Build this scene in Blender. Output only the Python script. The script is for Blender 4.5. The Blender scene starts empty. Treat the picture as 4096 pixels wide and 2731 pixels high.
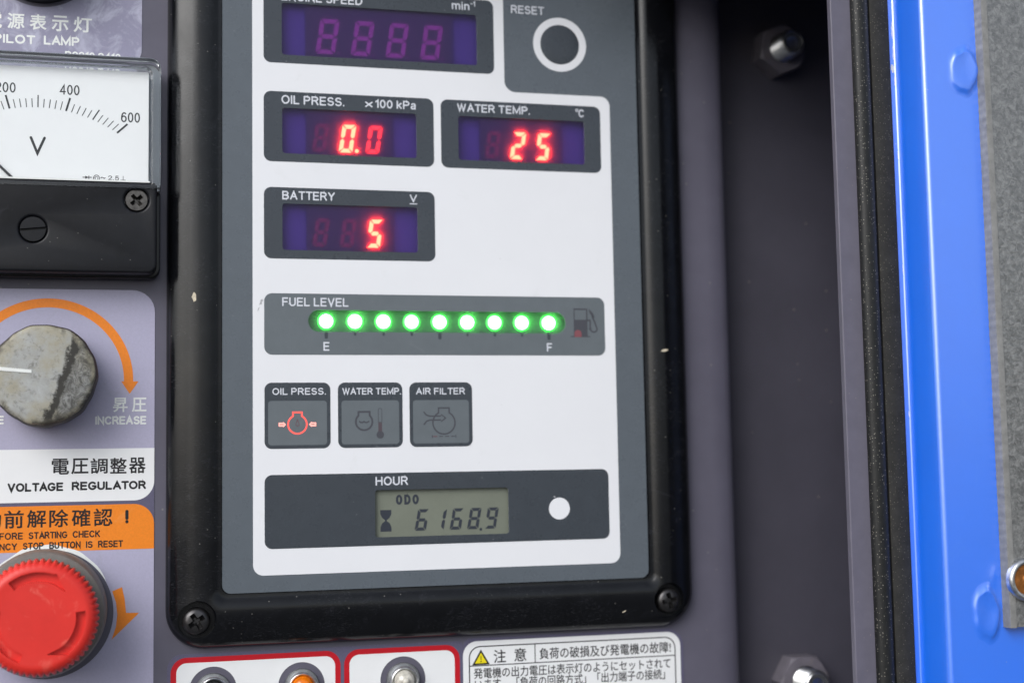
import bpy, bmesh, math, random
import numpy as np
from mathutils import Vector, Matrix
from mathutils.geometry import delaunay_2d_cdt
random.seed(7)
S = 0.001                       # all building code is in millimetres: x right, y up, d out of the panel towards the viewer
SC = bpy.context.scene
COL = SC.collection

# ------------------------------------------------------------------ camera, world, sun, exposure
R = ((0.9678604347, -0.0179041848, 0.2508497938), (-0.0050974467, 0.9958609948, 0.0907463225), (-0.2514362641, -0.0891084686, 0.9637631897))
CAM = (-130.7469, -46.3364, 501.1569)
def W(x, y, d): return Vector((x*S, -d*S, y*S))
cd = bpy.data.cameras.new('camera'); cam = bpy.data.objects.new('camera', cd); COL.objects.link(cam)
cd.sensor_width = 36.0; cd.lens = 50.0; cd.clip_start = 0.01; cd.clip_end = 3000
ax = [W(*r) / S for r in R]
cam.matrix_world = Matrix(((ax[0][0], ax[1][0], ax[2][0], 0), (ax[0][1], ax[1][1], ax[2][1], 0), (ax[0][2], ax[1][2], ax[2][2], 0), (0, 0, 0, 1)))
cam.location = W(*CAM)
cd.dof.use_dof = True; cd.dof.focus_distance = 0.487; cd.dof.aperture_fstop = 6.3
SC.camera = cam

SUN_EL, SUN_AZ = math.radians(33), math.radians(222)     # azimuth: 180 = straight behind the viewer's side of the panel
world = bpy.data.worlds.new('World'); SC.world = world; world.use_nodes = True
wn, wl = world.node_tree.nodes, world.node_tree.links
sky = wn.new('ShaderNodeTexSky'); sky.sky_type = 'NISHITA'; sky.sun_disc = False
sky.sun_elevation = SUN_EL; sky.sun_rotation = SUN_AZ; sky.air_density = 1.0; sky.dust_density = 2.5; sky.ozone_density = 1.0
hs = wn.new('ShaderNodeHueSaturation'); hs.inputs['Saturation'].default_value = 0.40
wb_ = wn.new('ShaderNodeMix'); wb_.data_type = 'RGBA'; wb_.blend_type = 'MULTIPLY'; wb_.inputs[0].default_value = 1.0; wb_.inputs[7].default_value = (0.96, 0.99, 1.03, 1)   # camera white balance
wl.new(sky.outputs[0], hs.inputs['Color']); wl.new(hs.outputs[0], wb_.inputs[6]); wl.new(wb_.outputs[2], wn['Background'].inputs['Color'])
wn['Background'].inputs['Strength'].default_value = 0.15
sd = bpy.data.lights.new('sun', 'SUN'); sun = bpy.data.objects.new('sun', sd); COL.objects.link(sun)
sd.energy = 1.3; sd.angle = math.radians(40); sd.color = (1.0, 0.99, 0.98)
sdir = Vector((math.sin(SUN_AZ)*math.cos(SUN_EL), math.cos(SUN_AZ)*math.cos(SUN_EL), math.sin(SUN_EL)))
sun.rotation_euler = sdir.to_track_quat('Z', 'Y').to_euler(); sun.location = sdir*2
SC.view_settings.view_transform = 'Standard'; SC.view_settings.look = 'None'
SC.view_settings.gamma = 1.0; SC.view_settings.exposure = 0.12; SC.view_settings.use_curve_mapping = False
SC.cycles.use_denoising = True
SC.cycles.max_bounces = 10; SC.cycles.transparent_max_bounces = 12; SC.cycles.sample_clamp_indirect = 6.0

# ------------------------------------------------------------------ materials
def nt(m): return m.node_tree.nodes, m.node_tree.links
def mat(name, col, rough=0.5, metal=0.0, spec=0.5, coat=0.0, coat_rough=0.08, var=0.0, vscale=300, bump=0.0, bscale=3000, bdist=0.05,
        specks=None, smear=None, scratch=None, emit=None, trans=0.0, ior=1.45, rvar=0.0):
    """principled surface; var = tone variation, specks = (density, size_mm, colour, amount), smear = (scale, colour, amount, threshold)"""
    m = bpy.data.materials.new(name); m.use_nodes = True
    n, l = nt(m); b = n['Principled BSDF']
    b.inputs['Roughness'].default_value = rough; b.inputs['Metallic'].default_value = metal
    b.inputs['Specular IOR Level'].default_value = spec; b.inputs['IOR'].default_value = ior
    b.inputs['Coat Weight'].default_value = coat; b.inputs['Coat Roughness'].default_value = coat_rough
    b.inputs['Transmission Weight'].default_value = trans
    b.inputs['Base Color'].default_value = (*col, 1)
    if emit:
        b.inputs['Emission Color'].default_value = (*emit[0], 1); b.inputs['Emission Strength'].default_value = emit[1]
    tc = n.new('ShaderNodeTexCoord'); cur = None
    def mix(fac, a, c, mode='MIX'):
        x = n.new('ShaderNodeMix'); x.data_type = 'RGBA'; x.blend_type = mode
        if isinstance(fac, float): x.inputs[0].default_value = fac
        else: l.new(fac, x.inputs[0])
        for i, v in ((6, a), (7, c)):
            if isinstance(v, tuple): x.inputs[i].default_value = (*v, 1)
            else: l.new(v, x.inputs[i])
        return x.outputs[2]
    def noise(scale, detail=4, rough_=0.55, dist=0.0):
        t = n.new('ShaderNodeTexNoise'); t.inputs['Scale'].default_value = scale; t.inputs['Detail'].default_value = detail
        t.inputs['Roughness'].default_value = rough_; t.inputs['Distortion'].default_value = dist
        l.new(tc.outputs['Object'], t.inputs['Vector']); return t.outputs[0]
    def ramp(src, a, c, lo=0.0, hi=1.0):
        r = n.new('ShaderNodeMapRange'); r.inputs[1].default_value = a; r.inputs[2].default_value = c
        r.inputs[3].default_value = lo; r.inputs[4].default_value = hi; l.new(src, r.inputs[0]); return r.outputs[0]
    cur = col
    if var:
        f = ramp(noise(vscale, 6, 0.65), 0.3, 0.7)
        cur = mix(f, tuple(c*(1-var) for c in col), tuple(min(1, c*(1+var)) for c in col))
    if smear:
        sc_, sc_col, amt, th = smear
        f = ramp(noise(sc_, 8, 0.7, 1.2), th, th+0.14, 0.0, amt)
        cur = mix(f, cur, sc_col)
    if scratch:
        mp = n.new('ShaderNodeMapping'); mp.inputs['Scale'].default_value = scratch[0]; mp.inputs['Rotation'].default_value = (0, 0.35, 0); l.new(tc.outputs['Object'], mp.inputs[0])
        t = n.new('ShaderNodeTexNoise'); t.inputs['Scale'].default_value = 1.0; t.inputs['Detail'].default_value = 5; t.inputs['Distortion'].default_value = 0.6; l.new(mp.outputs[0], t.inputs['Vector'])
        w_ = n.new('ShaderNodeMath'); w_.operation = 'MULTIPLY'; l.new(ramp(t.outputs[0], 0.60, 0.70, 0.0, scratch[2]), w_.inputs[0]); l.new(ramp(noise(60, 3), 0.42, 0.60), w_.inputs[1])
        cur = mix(w_.outputs[0], cur, scratch[1])
    if specks:
        dens, size, scol, amt = specks
        v = n.new('ShaderNodeTexVoronoi'); v.inputs['Scale'].default_value = dens; v.inputs['Randomness'].default_value = 1.0
        l.new(tc.outputs['Object'], v.inputs['Vector'])
        f1 = ramp(v.outputs['Distance'], size*0.6, size, amt, 0.0)
        v2 = n.new('ShaderNodeSeparateColor'); l.new(v.outputs['Color'], v2.inputs[0])
        f2 = ramp(v2.outputs[0], 0.62, 0.7)
        mm = n.new('ShaderNodeMath'); mm.operation = 'MULTIPLY'; l.new(f1, mm.inputs[0]); l.new(f2, mm.inputs[1])
        cur = mix(mm.outputs[0], cur, scol)
    if not isinstance(cur, tuple): l.new(cur, b.inputs['Base Color'])
    if rvar:
        l.new(ramp(noise(vscale*0.7, 7, 0.7), 0.3, 0.7, max(0.02, rough-rvar), min(1, rough+rvar)), b.inputs['Roughness'])
    if bump:
        bp = n.new('ShaderNodeBump'); bp.inputs['Strength'].default_value = bump; bp.inputs['Distance'].default_value = bdist*S
        l.new(noise(bscale, 3, 0.6), bp.inputs['Height']); l.new(bp.outputs[0], b.inputs['Normal'])
        if coat: l.new(bp.outputs[0], b.inputs['Coat Normal'])
    m['tools'] = 0
    return m
def glow(name, col, strength, base=(0.5, 0.1, 0.1)):
    return mat(name, base, 0.4, emit=(col, strength))

M = {}
PURPLE = (0.105, 0.10, 0.135)
M['panel'] = mat('violet_grey_paint', PURPLE, 0.42, var=0.08, vscale=60, bump=0.25, bscale=1800, bdist=0.05, specks=(220, 0.10, (0.3, 0.28, 0.26), 0.5), rvar=0.08)
M['channel'] = mat('shade_darkened_violet_paint', (0.062, 0.059, 0.077), 0.45, var=0.10, vscale=40, bump=0.2, bscale=1500, bdist=0.05, specks=(150, 0.07, (0.30, 0.27, 0.22), 0.6))  # darker copy of the panel paint, the channel's shade put into the colour
M['flange'] = mat('violet_grey_flange_paint', (0.125, 0.118, 0.155), 0.4, var=0.08, vscale=150, bump=0.15, bscale=1500, specks=(420, 0.09, (0.35, 0.3, 0.25), 0.5))
M['bezel'] = mat('black_moulded_plastic', (0.005, 0.0055, 0.007), scratch=((700, 700, 4200), (0.10, 0.10, 0.11), 0.32), rough=0.20, spec=0.42, var=0.3, vscale=120, bump=0.35, bscale=2200, bdist=0.05, specks=(330, 0.09, (0.25, 0.24, 0.22), 0.5), smear=(170, (0.035, 0.035, 0.045), 0.30, 0.57), rvar=0.08)
M['black'] = mat('black_plastic', (0.007, 0.0075, 0.010), 0.36, spec=0.32, bump=0.4, bscale=2500, bdist=0.05, specks=(420, 0.09, (0.25, 0.24, 0.23), 0.5), var=0.2, smear=(120, (0.045, 0.045, 0.055), 0.5, 0.60))
M['dark'] = mat('dark_gap', (0.006, 0.006, 0.007), 0.5)
M['screw'] = mat('blackened_steel', (0.07, 0.068, 0.07), 0.32, metal=0.85, var=0.35, vscale=500, bump=0.3, bscale=2500, bdist=0.08)
M['screw_grey'] = mat('worn_grey_steel', (0.10, 0.095, 0.09), 0.42, metal=0.8, var=0.4, vscale=700, bump=0.3, bscale=2500, bdist=0.08)
M['film'] = mat('grey_overlay_film', (0.10, 0.118, 0.138), 0.28, rvar=0.03, var=0.04, vscale=200, bump=0.12, bscale=5000, bdist=0.02, specks=(260, 0.06, (0.4, 0.4, 0.4), 0.35))
M['white_print'] = mat('white_overlay_film', (0.78, 0.79, 0.82), 0.26, var=0.02, vscale=22, smear=(55, (0.70, 0.71, 0.72), 0.5, 0.60), bump=0.06, bscale=4000, bdist=0.02, specks=(120, 0.05, (0.5, 0.5, 0.5), 0.35))
M['box_print'] = mat('dark_overlay_film', (0.045, 0.054, 0.066), 0.28, rvar=0.03, var=0.06, vscale=200, bump=0.10, bscale=5000, bdist=0.02, specks=(260, 0.07, (0.35, 0.36, 0.38), 0.35))
M['grey_print'] = mat('mid_grey_overlay_film', (0.125, 0.145, 0.16), 0.30, var=0.05, vscale=200, smear=(110, (0.20, 0.215, 0.23), 0.3, 0.60))
M['light_text'] = mat('pale_grey_ink', (0.66, 0.68, 0.74), 0.3)
M['ink'] = mat('black_ink', (0.010, 0.010, 0.012), 0.35)
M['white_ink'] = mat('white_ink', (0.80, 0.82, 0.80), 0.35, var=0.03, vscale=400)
M['meter_white'] = mat('white_scale_card', (0.88, 0.89, 0.90), 0.5, var=0.012, vscale=100)
M['board'] = mat('white_circuit_board', (0.085, 0.095, 0.27), 0.5, var=0.05)
M['module'] = mat('dark_module_face', (0.036, 0.038, 0.085), 0.35, var=0.05)
M['seg_off'] = mat('unlit_violet_segment', (0.32, 0.085, 0.30), 0.4)
M['seg_off2'] = mat('unlit_red_segment', (0.20, 0.038, 0.10), 0.4)
M['seam'] = mat('faint_module_seam', (0.09, 0.045, 0.12), 0.4)
M['seg_on'] = glow('lit_red_segment', (1.0, 0.060, 0.016), 30.0, (0.6, 0.1, 0.1))
M['seg_dim'] = glow('dimly_lit_red_segment', (1.0, 0.03, 0.02), 2.6, (0.5, 0.08, 0.08))
M['green'] = glow('lit_green_lamp', (0.20, 1.0, 0.22), 14.0, (0.5, 0.8, 0.5))
M['green_b'] = glow('lit_green_lamp_bright', (0.22, 1.0, 0.24), 18.0, (0.5, 0.8, 0.5))
M['green_c'] = glow('lit_green_lamp_soft', (0.18, 1.0, 0.20), 11.0, (0.5, 0.8, 0.5))
M['green_rim'] = glow('lit_green_lamp_rim', (0.02, 1.0, 0.05), 3.0, (0.2, 0.8, 0.2))
M['icon_on'] = glow('lit_red_icon', (1.0, 0.10, 0.075), 0.95, (0.4, 0.06, 0.06))
M['icon_hot'] = glow('lit_pale_red_icon', (1.0, 0.33, 0.25), 1.0, (0.7, 0.3, 0.3))
M['icon_dim'] = glow('faintly_lit_icon', (1.0, 0.10, 0.10), 0.015, (0.12, 0.06, 0.075))
M['icon_pump'] = glow('dim_red_pump_icon', (1.0, 0.12, 0.12), 0.09, (0.12, 0.06, 0.075))
M['icon_warm'] = mat('unlit_reddish_icon', (0.085, 0.062, 0.075), 0.35)
M['icon_off'] = mat('unlit_icon', (0.062, 0.064, 0.078), 0.35)
M['lcd'] = mat('grey_green_liquid_crystal', (0.172, 0.188, 0.150), 0.35, var=0.06, vscale=120)
M['lcd_ink'] = mat('dark_crystal_segment', (0.030, 0.036, 0.05), 0.4)
M['lilac'] = mat('lilac_label_film', (0.41, 0.395, 0.53), 0.34, var=0.05, vscale=1500, bump=0.35, bscale=3200, bdist=0.04, smear=(60, (0.30, 0.30, 0.36), 0.5, 0.60))
M['lilac_worn'] = mat('stained_lilac_label_film', (0.28, 0.272, 0.38), 0.38, var=0.05, vscale=1500, bump=0.4, bscale=2600, bdist=0.05, smear=(85, (0.50, 0.50, 0.62), 0.75, 0.50))
M['violet'] = mat('dark_violet_label_film', (0.105, 0.098, 0.16), 0.38, var=0.10, vscale=1800, bump=0.4, bscale=3000, bdist=0.05)
M['label_white'] = mat('white_label_film', (0.80, 0.81, 0.82), 0.33, var=0.015, vscale=150, bump=0.15, bscale=3000, bdist=0.03, specks=(140, 0.045, (0.45, 0.42, 0.36), 0.5))
M['orange'] = mat('orange_label_film', (0.83, 0.23, 0.012), 0.36, var=0.07, vscale=1500, bump=0.3, bscale=3000, bdist=0.04, smear=(70, (0.85, 0.42, 0.16), 0.4, 0.58))
M['red_ink'] = mat('crimson_ink', (0.50, 0.006, 0.016), 0.34, var=0.05, vscale=600)
M['yellow'] = mat('yellow_ink', (0.80, 0.66, 0.01), 0.35)
M['red_cap'] = mat('red_moulded_plastic', (0.70, 0.030, 0.022), 0.40, spec=0.5, var=0.06, vscale=90, bump=0.12, bscale=1200, bdist=0.05, smear=(120, (0.85, 0.20, 0.15), 0.5, 0.58))
M['collar'] = mat('grey_brown_collar_plastic', (0.17, 0.155, 0.142), 0.5, bump=0.35, bscale=2600, bdist=0.05, var=0.12)
M['blue'] = mat('blue_gloss_paint', (0.002, 0.175, 0.97), 0.40, spec=0.9, coat=1.0, coat_rough=0.27, var=0.03, vscale=50, bump=0.30, bscale=420, bdist=0.06, smear=(45, (0.02, 0.21, 0.96), 0.4, 0.58), specks=(150, 0.05, (0.2, 0.3, 0.8), 0.6))
M['blue'].node_tree.nodes['Principled BSDF'].inputs['Coat IOR'].default_value = 2.5
M['rubber'] = mat('black_rubber', (0.012, 0.0125, 0.0125), 0.42, spec=0.4, bump=0.6, bscale=1800, bdist=0.08, specks=(1500, 0.30, (0.26, 0.24, 0.21), 0.85), var=0.3, vscale=400)
M['rubber_flat'] = mat('dusty_black_rubber', (0.024, 0.0235, 0.022), 0.7, spec=0.3, bump=0.6, bscale=2200, bdist=0.08, specks=(1600, 0.28, (0.20, 0.18, 0.15), 0.6), var=0.3, vscale=250, smear=(40, (0.06, 0.052, 0.04), 0.5, 0.62))
M['zinc'] = mat('bright_zinc_steel', (0.62, 0.63, 0.64), 0.32, metal=1.0, var=0.25, vscale=700, bump=0.15, bscale=1500)
M['zinc_dull'] = mat('dull_zinc_washer', (0.34, 0.35, 0.36), 0.38, metal=0.9, var=0.25, vscale=600, bump=0.25, bscale=2500)
M['nut'] = mat('grey_painted_nut', (0.135, 0.125, 0.15), 0.40, var=0.2, vscale=200, smear=(150, (0.22, 0.18, 0.12), 0.6, 0.58), bump=0.2, bscale=1500)
M['amber'] = mat('amber_lens', (0.62, 0.14, 0.0), 0.10, emit=((1.0, 0.24, 0.0), 0.10), var=0.45, vscale=420, coat=0.6, coat_rough=0.03)
M['clear_lens'] = mat('pale_lens', (0.52, 0.50, 0.44), 0.12, coat=0.7, coat_rough=0.03, var=0.35, vscale=500)
M['dark_lens'] = mat('smoked_lens', (0.02, 0.02, 0.022), 0.10, coat=0.7, coat_rough=0.03)
M['rust'] = mat('copper_rust', (0.45, 0.17, 0.045), 0.30, metal=0.7, var=0.5, vscale=260, bump=0.3, bscale=900)
M['pad'] = mat('speckled_foam', (0.115, 0.117, 0.115), 0.50, coat=1.0, coat_rough=0.22, var=0.5, vscale=500, bump=0.5, bscale=650, bdist=0.35, smear=(420, (0.30, 0.30, 0.296), 0.5, 0.47))
M['pad'].node_tree.nodes['Principled BSDF'].inputs['Coat IOR'].default_value = 1.9
M['pad_film'] = mat('grey_plastic_film', (0.22, 0.22, 0.215), 0.25, var=0.2, vscale=300, bump=0.3, bscale=900)
M['fleck'] = mat('cream_dried_paint', (0.62, 0.55, 0.42), 0.7, var=0.2, vscale=900)
M['chip'] = mat('bare_primer', (0.62, 0.64, 0.66), 0.6, var=0.2, vscale=900)
M['stud_end'] = mat('shade_darkened_zinc', (0.16, 0.165, 0.17), 0.45, metal=0.8, var=0.4, vscale=500, bump=0.6, bscale=900, bdist=0.3)  # zinc stud end coloured darker to imitate its dark reflection
M['liner'] = mat('grey_blue_case_plastic', (0.30, 0.33, 0.37), 0.4)
M['concrete'] = mat('asphalt', (0.10, 0.10, 0.10), 0.9, var=0.2, vscale=3)

def film_pane(name, tint, gloss=0.05, haze=0.0, hcol=(0.5, 0.5, 0.5)):
    m = bpy.data.materials.new(name); m.use_nodes = True; n, l = nt(m); n.remove(n['Principled BSDF'])
    t = n.new('ShaderNodeBsdfTransparent'); t.inputs[0].default_value = (*tint, 1)
    g = n.new('ShaderNodeBsdfGlossy'); g.inputs['Roughness'].default_value = gloss
    f = n.new('ShaderNodeFresnel'); ge = n.new('ShaderNodeNewGeometry'); mr = n.new('ShaderNodeMapRange')     # same reflectance from both sides of a thin sheet
    mr.inputs[3].default_value = 1.45; mr.inputs[4].default_value = 1/1.45; l.new(ge.outputs['Backfacing'], mr.inputs[0]); l.new(mr.outputs[0], f.inputs[0])
    x = n.new('ShaderNodeMixShader'); l.new(f.outputs[0], x.inputs[0]); l.new(g.outputs[0], x.inputs[2])
    tr = n.new('ShaderNodeBsdfTranslucent'); tr.inputs[0].default_value = (*hcol, 1); hz = n.new('ShaderNodeMixShader'); hz.inputs[0].default_value = haze
    l.new(t.outputs[0], hz.inputs[1]); l.new(tr.outputs[0], hz.inputs[2]); l.new(hz.outputs[0], x.inputs[1])
    l.new(x.outputs[0], n['Material Output'].inputs[0]); return m
M['violet_pane'] = film_pane('violet_tinted_window', (0.62, 0.45, 0.80), 0.25, 0.22, (0.95, 0.5, 0.95))  # tinted window, with haze added to spread a glare halo round lit digits
M['slot_pane'] = film_pane('glow_haze_gauge_window', (0.92, 0.97, 0.93), 0.25, 0.14, (0.5, 1.0, 0.55))  # haze put in so the green lamps' glow spreads over the slot
M['clear_pane'] = film_pane('clear_acrylic_pane', (0.97, 0.98, 0.98), 0.03)
m = bpy.data.materials.new('clear_acrylic'); m.use_nodes = True; n, l = nt(m)
b = n['Principled BSDF']; b.inputs['Transmission Weight'].default_value = 1.0; b.inputs['Roughness'].default_value = 0.03; b.inputs['IOR'].default_value = 1.49; b.inputs['Base Color'].default_value = (0.93, 0.95, 0.96, 1)
M['acrylic'] = m

# weathered grey knob: chalky grey face, dark worn band, tan edge grime
m = bpy.data.materials.new('weathered_knob_face'); m.use_nodes = True; n, l = nt(m); b = n['Principled BSDF']; b.inputs['Roughness'].default_value = 0.62
tc = n.new('ShaderNodeTexCoord'); sp = n.new('ShaderNodeSeparateXYZ'); l.new(tc.outputs['Object'], sp.inputs[0])
def N(scale, det=6, ro=0.6, dist=0.0):
    t = n.new('ShaderNodeTexNoise'); t.inputs['Scale'].default_value = scale; t.inputs['Detail'].default_value = det; t.inputs['Roughness'].default_value = ro; t.inputs['Distortion'].default_value = dist
    l.new(tc.outputs['Object'], t.inputs['Vector']); return t.outputs[0]
def MA(op, a, c=None, clamp=False):
    x = n.new('ShaderNodeMath'); x.operation = op; x.use_clamp = clamp
    for i, v in enumerate((a, c)):
        if v is None: continue
        if isinstance(v, (int, float)): x.inputs[i].default_value = v
        else: l.new(v, x.inputs[i])
    return x.outputs[0]
def MR(src, a, c, lo=0.0, hi=1.0):
    r = n.new('ShaderNodeMapRange'); r.inputs[1].default_value = a; r.inputs[2].default_value = c; r.inputs[3].default_value = lo; r.inputs[4].default_value = hi
    l.new(src, r.inputs[0]); return r.outputs[0]
def MX(f, a, c):
    x = n.new('ShaderNodeMix'); x.data_type = 'RGBA'; l.new(f, x.inputs[0])
    for i, v in ((6, a), (7, c)):
        if isinstance(v, tuple): x.inputs[i].default_value = (*v, 1)
        else: l.new(v, x.inputs[i])
    return x.outputs[2]
X, Z = MA('MULTIPLY', sp.outputs[0], 1000.0), MA('MULTIPLY', sp.outputs[2], 1000.0)
wob = MA('MULTIPLY', MA('SUBTRACT', N(240, 9, 0.75), 0.5), 9.0)
# worn band: follows x = 8.6 - 0.018 (z-4)^2 and wanders
curve = MA('SUBTRACT', MA('ADD', 7.2, MA('MULTIPLY', Z, 0.31)), MA('MULTIPLY', MA('MULTIPLY', Z, Z), 0.004))
du = MA('SUBTRACT', MA('ADD', X, wob), curve)
band = MR(MA('ABSOLUTE', du), 1.0, 1.9, 1.0, 0.0)
r2 = MA('SQRT', MA('ADD', MA('MULTIPLY', X, X), MA('MULTIPLY', Z, Z)))
rim = MR(MA('ADD', r2, MA('MULTIPLY', wob, 0.55)), 14.4, 16.2)
grime = MR(N(480, 9, 0.75, 0.4), 0.53, 0.68)
right = MR(du, 0.5, 2.0)
face = MX(MR(N(170, 9, 0.72), 0.3, 0.7), (0.29, 0.292, 0.272), (0.44, 0.455, 0.455))
face = MX(MA('MULTIPLY', MR(N(90, 7, 0.65), 0.42, 0.60), 0.75), face, (0.31, 0.28, 0.19))
face = MX(MA('MULTIPLY', grime, 0.7), face, (0.10, 0.095, 0.08))
face = MX(MA('MULTIPLY', MA('MULTIPLY', right, MR(N(300, 9, 0.8, 1.0), 0.36, 0.56)), 0.9), face, (0.045, 0.043, 0.038))
face = MX(MA('MULTIPLY', band, 0.98), face, (0.022, 0.020, 0.016))
face = MX(MA('MULTIPLY', rim, MR(N(200, 8, 0.7), 0.35, 0.6)), face, (0.36, 0.33, 0.24))
face = MX(MA('MULTIPLY', MA('MULTIPLY', rim, MR(N(120, 8, 0.7, 0.8), 0.46, 0.58)), 0.9), face, (0.03, 0.028, 0.025))
l.new(face, b.inputs['Base Color'])
bp = n.new('ShaderNodeBump'); bp.inputs['Strength'].default_value = 0.5; bp.inputs['Distance'].default_value = 0.0003
l.new(MA('ADD', N(260, 8, 0.7), MA('MULTIPLY', band, -0.8)), bp.inputs['Height']); l.new(bp.outputs[0], b.inputs['Normal'])
M['knob_face'] = m
M['knob_side'] = mat('worn_black_knob_side', (0.022, 0.021, 0.019), 0.55, var=0.3, vscale=200, bump=0.5, bscale=900, bdist=0.2, smear=(170, (0.17, 0.155, 0.12), 0.6, 0.56))

# ------------------------------------------------------------------ building helpers
ORG = {}
def thing(name, x, y, d, label, cat, group=None):
    o = bpy.data.objects.new(name, None); COL.objects.link(o); o.empty_display_size = 0.01
    o.location = W(x, y, d); ORG[o.name] = (x, y, d)
    o['label'] = label; o['category'] = cat
    if group: o['group'] = group
    return o
def put(name, me, material, parent=None, smooth=None, label=None):
    """me: mesh in mm panel space; converted to metres relative to its thing's base"""
    ox, oy, od = ORG.get(parent.name, (0, 0, 0)) if parent else (0, 0, 0)
    me.transform(Matrix.Translation((-ox, -oy, -od)))
    me.transform(Matrix(((S, 0, 0, 0), (0, 0, -S, 0), (0, S, 0, 0), (0, 0, 0, 1))))
    me.name = name
    me.materials.clear()
    for mm in (material if isinstance(material, (list, tuple)) else [material]): me.materials.append(mm)
    o = bpy.data.objects.new(name, me); COL.objects.link(o)
    if parent: o.parent = parent; ORG[o.name] = (ox, oy, od)
    if smooth is not None:
        for p_ in me.polygons: p_.use_smooth = True
        me.set_sharp_from_angle(angle=math.radians(smooth))
    if label: o['label'] = label
    return o
def tag(o, label, cat, group=None):
    o['label'] = label; o['category'] = cat
    if group: o['group'] = group
    return o
def struct(o): o['kind'] = 'structure'; return o
def new(verts, faces):
    me = bpy.data.meshes.new('m'); me.from_pydata(verts, [], faces); me.update(); return me
def frombm(bm):
    bmesh.ops.recalc_face_normals(bm, faces=bm.faces); me = bpy.data.meshes.new('m'); bm.to_mesh(me); bm.free(); return me
DG = bpy.context.evaluated_depsgraph_get
def conv(cu):
    o = bpy.data.objects.new('tmp', cu); COL.objects.link(o); bpy.context.view_layer.update()
    me = bpy.data.meshes.new_from_object(o.evaluated_get(DG())); bpy.data.objects.remove(o); return me
def plate(loops, d0, d1=None, bevel=0.0):
    """outlines with holes -> flat sheet at d0 or slab d0..d1 (bevel rounds the front and back edges)"""
    cu = bpy.data.curves.new('c', 'CURVE'); cu.dimensions = '2D'; cu.fill_mode = 'BOTH'
    for lp in loops:
        s_ = cu.splines.new('POLY'); s_.points.add(len(lp)-1); s_.use_cyclic_u = True
        for i, pnt in enumerate(lp): s_.points[i].co = (pnt[0], pnt[1], 0, 1)
    if d1 is not None: cu.extrude = max(0.0001, (d1-d0)/2-bevel); cu.bevel_depth = bevel; cu.bevel_resolution = 3 if bevel else 0; cu.offset = -bevel
    me = conv(cu); bpy.data.curves.remove(cu)
    me.transform(Matrix.Translation((0, 0, d0 if d1 is None else (d0+d1)/2)))
    if d1 is not None:
        bm = bmesh.new(); bm.from_mesh(me); bmesh.ops.remove_doubles(bm, verts=bm.verts, dist=1e-4); bmesh.ops.recalc_face_normals(bm, faces=bm.faces); bm.to_mesh(me); bm.free()
    return me
def fill(loops, d):
    """flat union of overlapping outlines (non-zero winding), holes run the other way"""
    vs, es, k = [], [], 0
    for lp in loops:
        n_ = len(lp); vs += [Vector((p_[0], p_[1])) for p_ in lp]; es += [(k+i, k+(i+1) % n_) for i in range(n_)]; k += n_
    ov, oe, of, *_ = delaunay_2d_cdt(vs, es, [], 0, 1e-5)
    P_ = np.array([(v_[0], v_[1]) for v_ in ov]); F_ = np.array([f_ for f_ in of if len(f_) == 3]); C_ = P_[F_].mean(1)
    wn_ = np.zeros(len(C_))
    for lp in loops:
        A_ = np.array([(p_[0], p_[1]) for p_ in lp]); B_ = np.roll(A_, -1, 0)
        cx, cy = C_[:, :1], C_[:, 1:]
        side = (B_[:, 0]-A_[:, 0])*(cy-A_[:, 1])-(cx-A_[:, 0])*(B_[:, 1]-A_[:, 1])
        wn_ += ((A_[:, 1] <= cy) & (B_[:, 1] > cy) & (side > 0)).sum(1)-((A_[:, 1] > cy) & (B_[:, 1] <= cy) & (side < 0)).sum(1)
    return new([(x, y, d) for x, y in P_.tolist()], [tuple(f_) for f_ in F_[wn_ != 0].tolist()])
def rr(x0, y0, x1, y1, r=0.0, n=8):
    """rounded rectangle; r one radius or (bl, br, tr, tl)"""
    rs = r if isinstance(r, tuple) else (r,)*4; out = []
    for (cx, cy, a, q) in ((x0, y0, 180, rs[0]), (x1, y0, 270, rs[1]), (x1, y1, 0, rs[2]), (x0, y1, 90, rs[3])):
        sx = 1 if cx == x0 else -1; sy = 1 if cy == y0 else -1
        if q <= 0: out.append((cx, cy)); continue
        for i in range(n+1):
            t = math.radians(a+90*i/n); out.append((cx+sx*q+q*math.cos(t), cy+sy*q+q*math.sin(t)))
    return out
def circ(x, y, r, n=48, ph=0.0): return [(x+r*math.cos(2*math.pi*i/n+ph), y+r*math.sin(2*math.pi*i/n+ph)) for i in range(n)]
def arc(x, y, r, a0, a1, n=24): return [(x+r*math.cos(math.radians(a0+(a1-a0)*i/n)), y+r*math.sin(math.radians(a0+(a1-a0)*i/n))) for i in range(n+1)]
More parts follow.
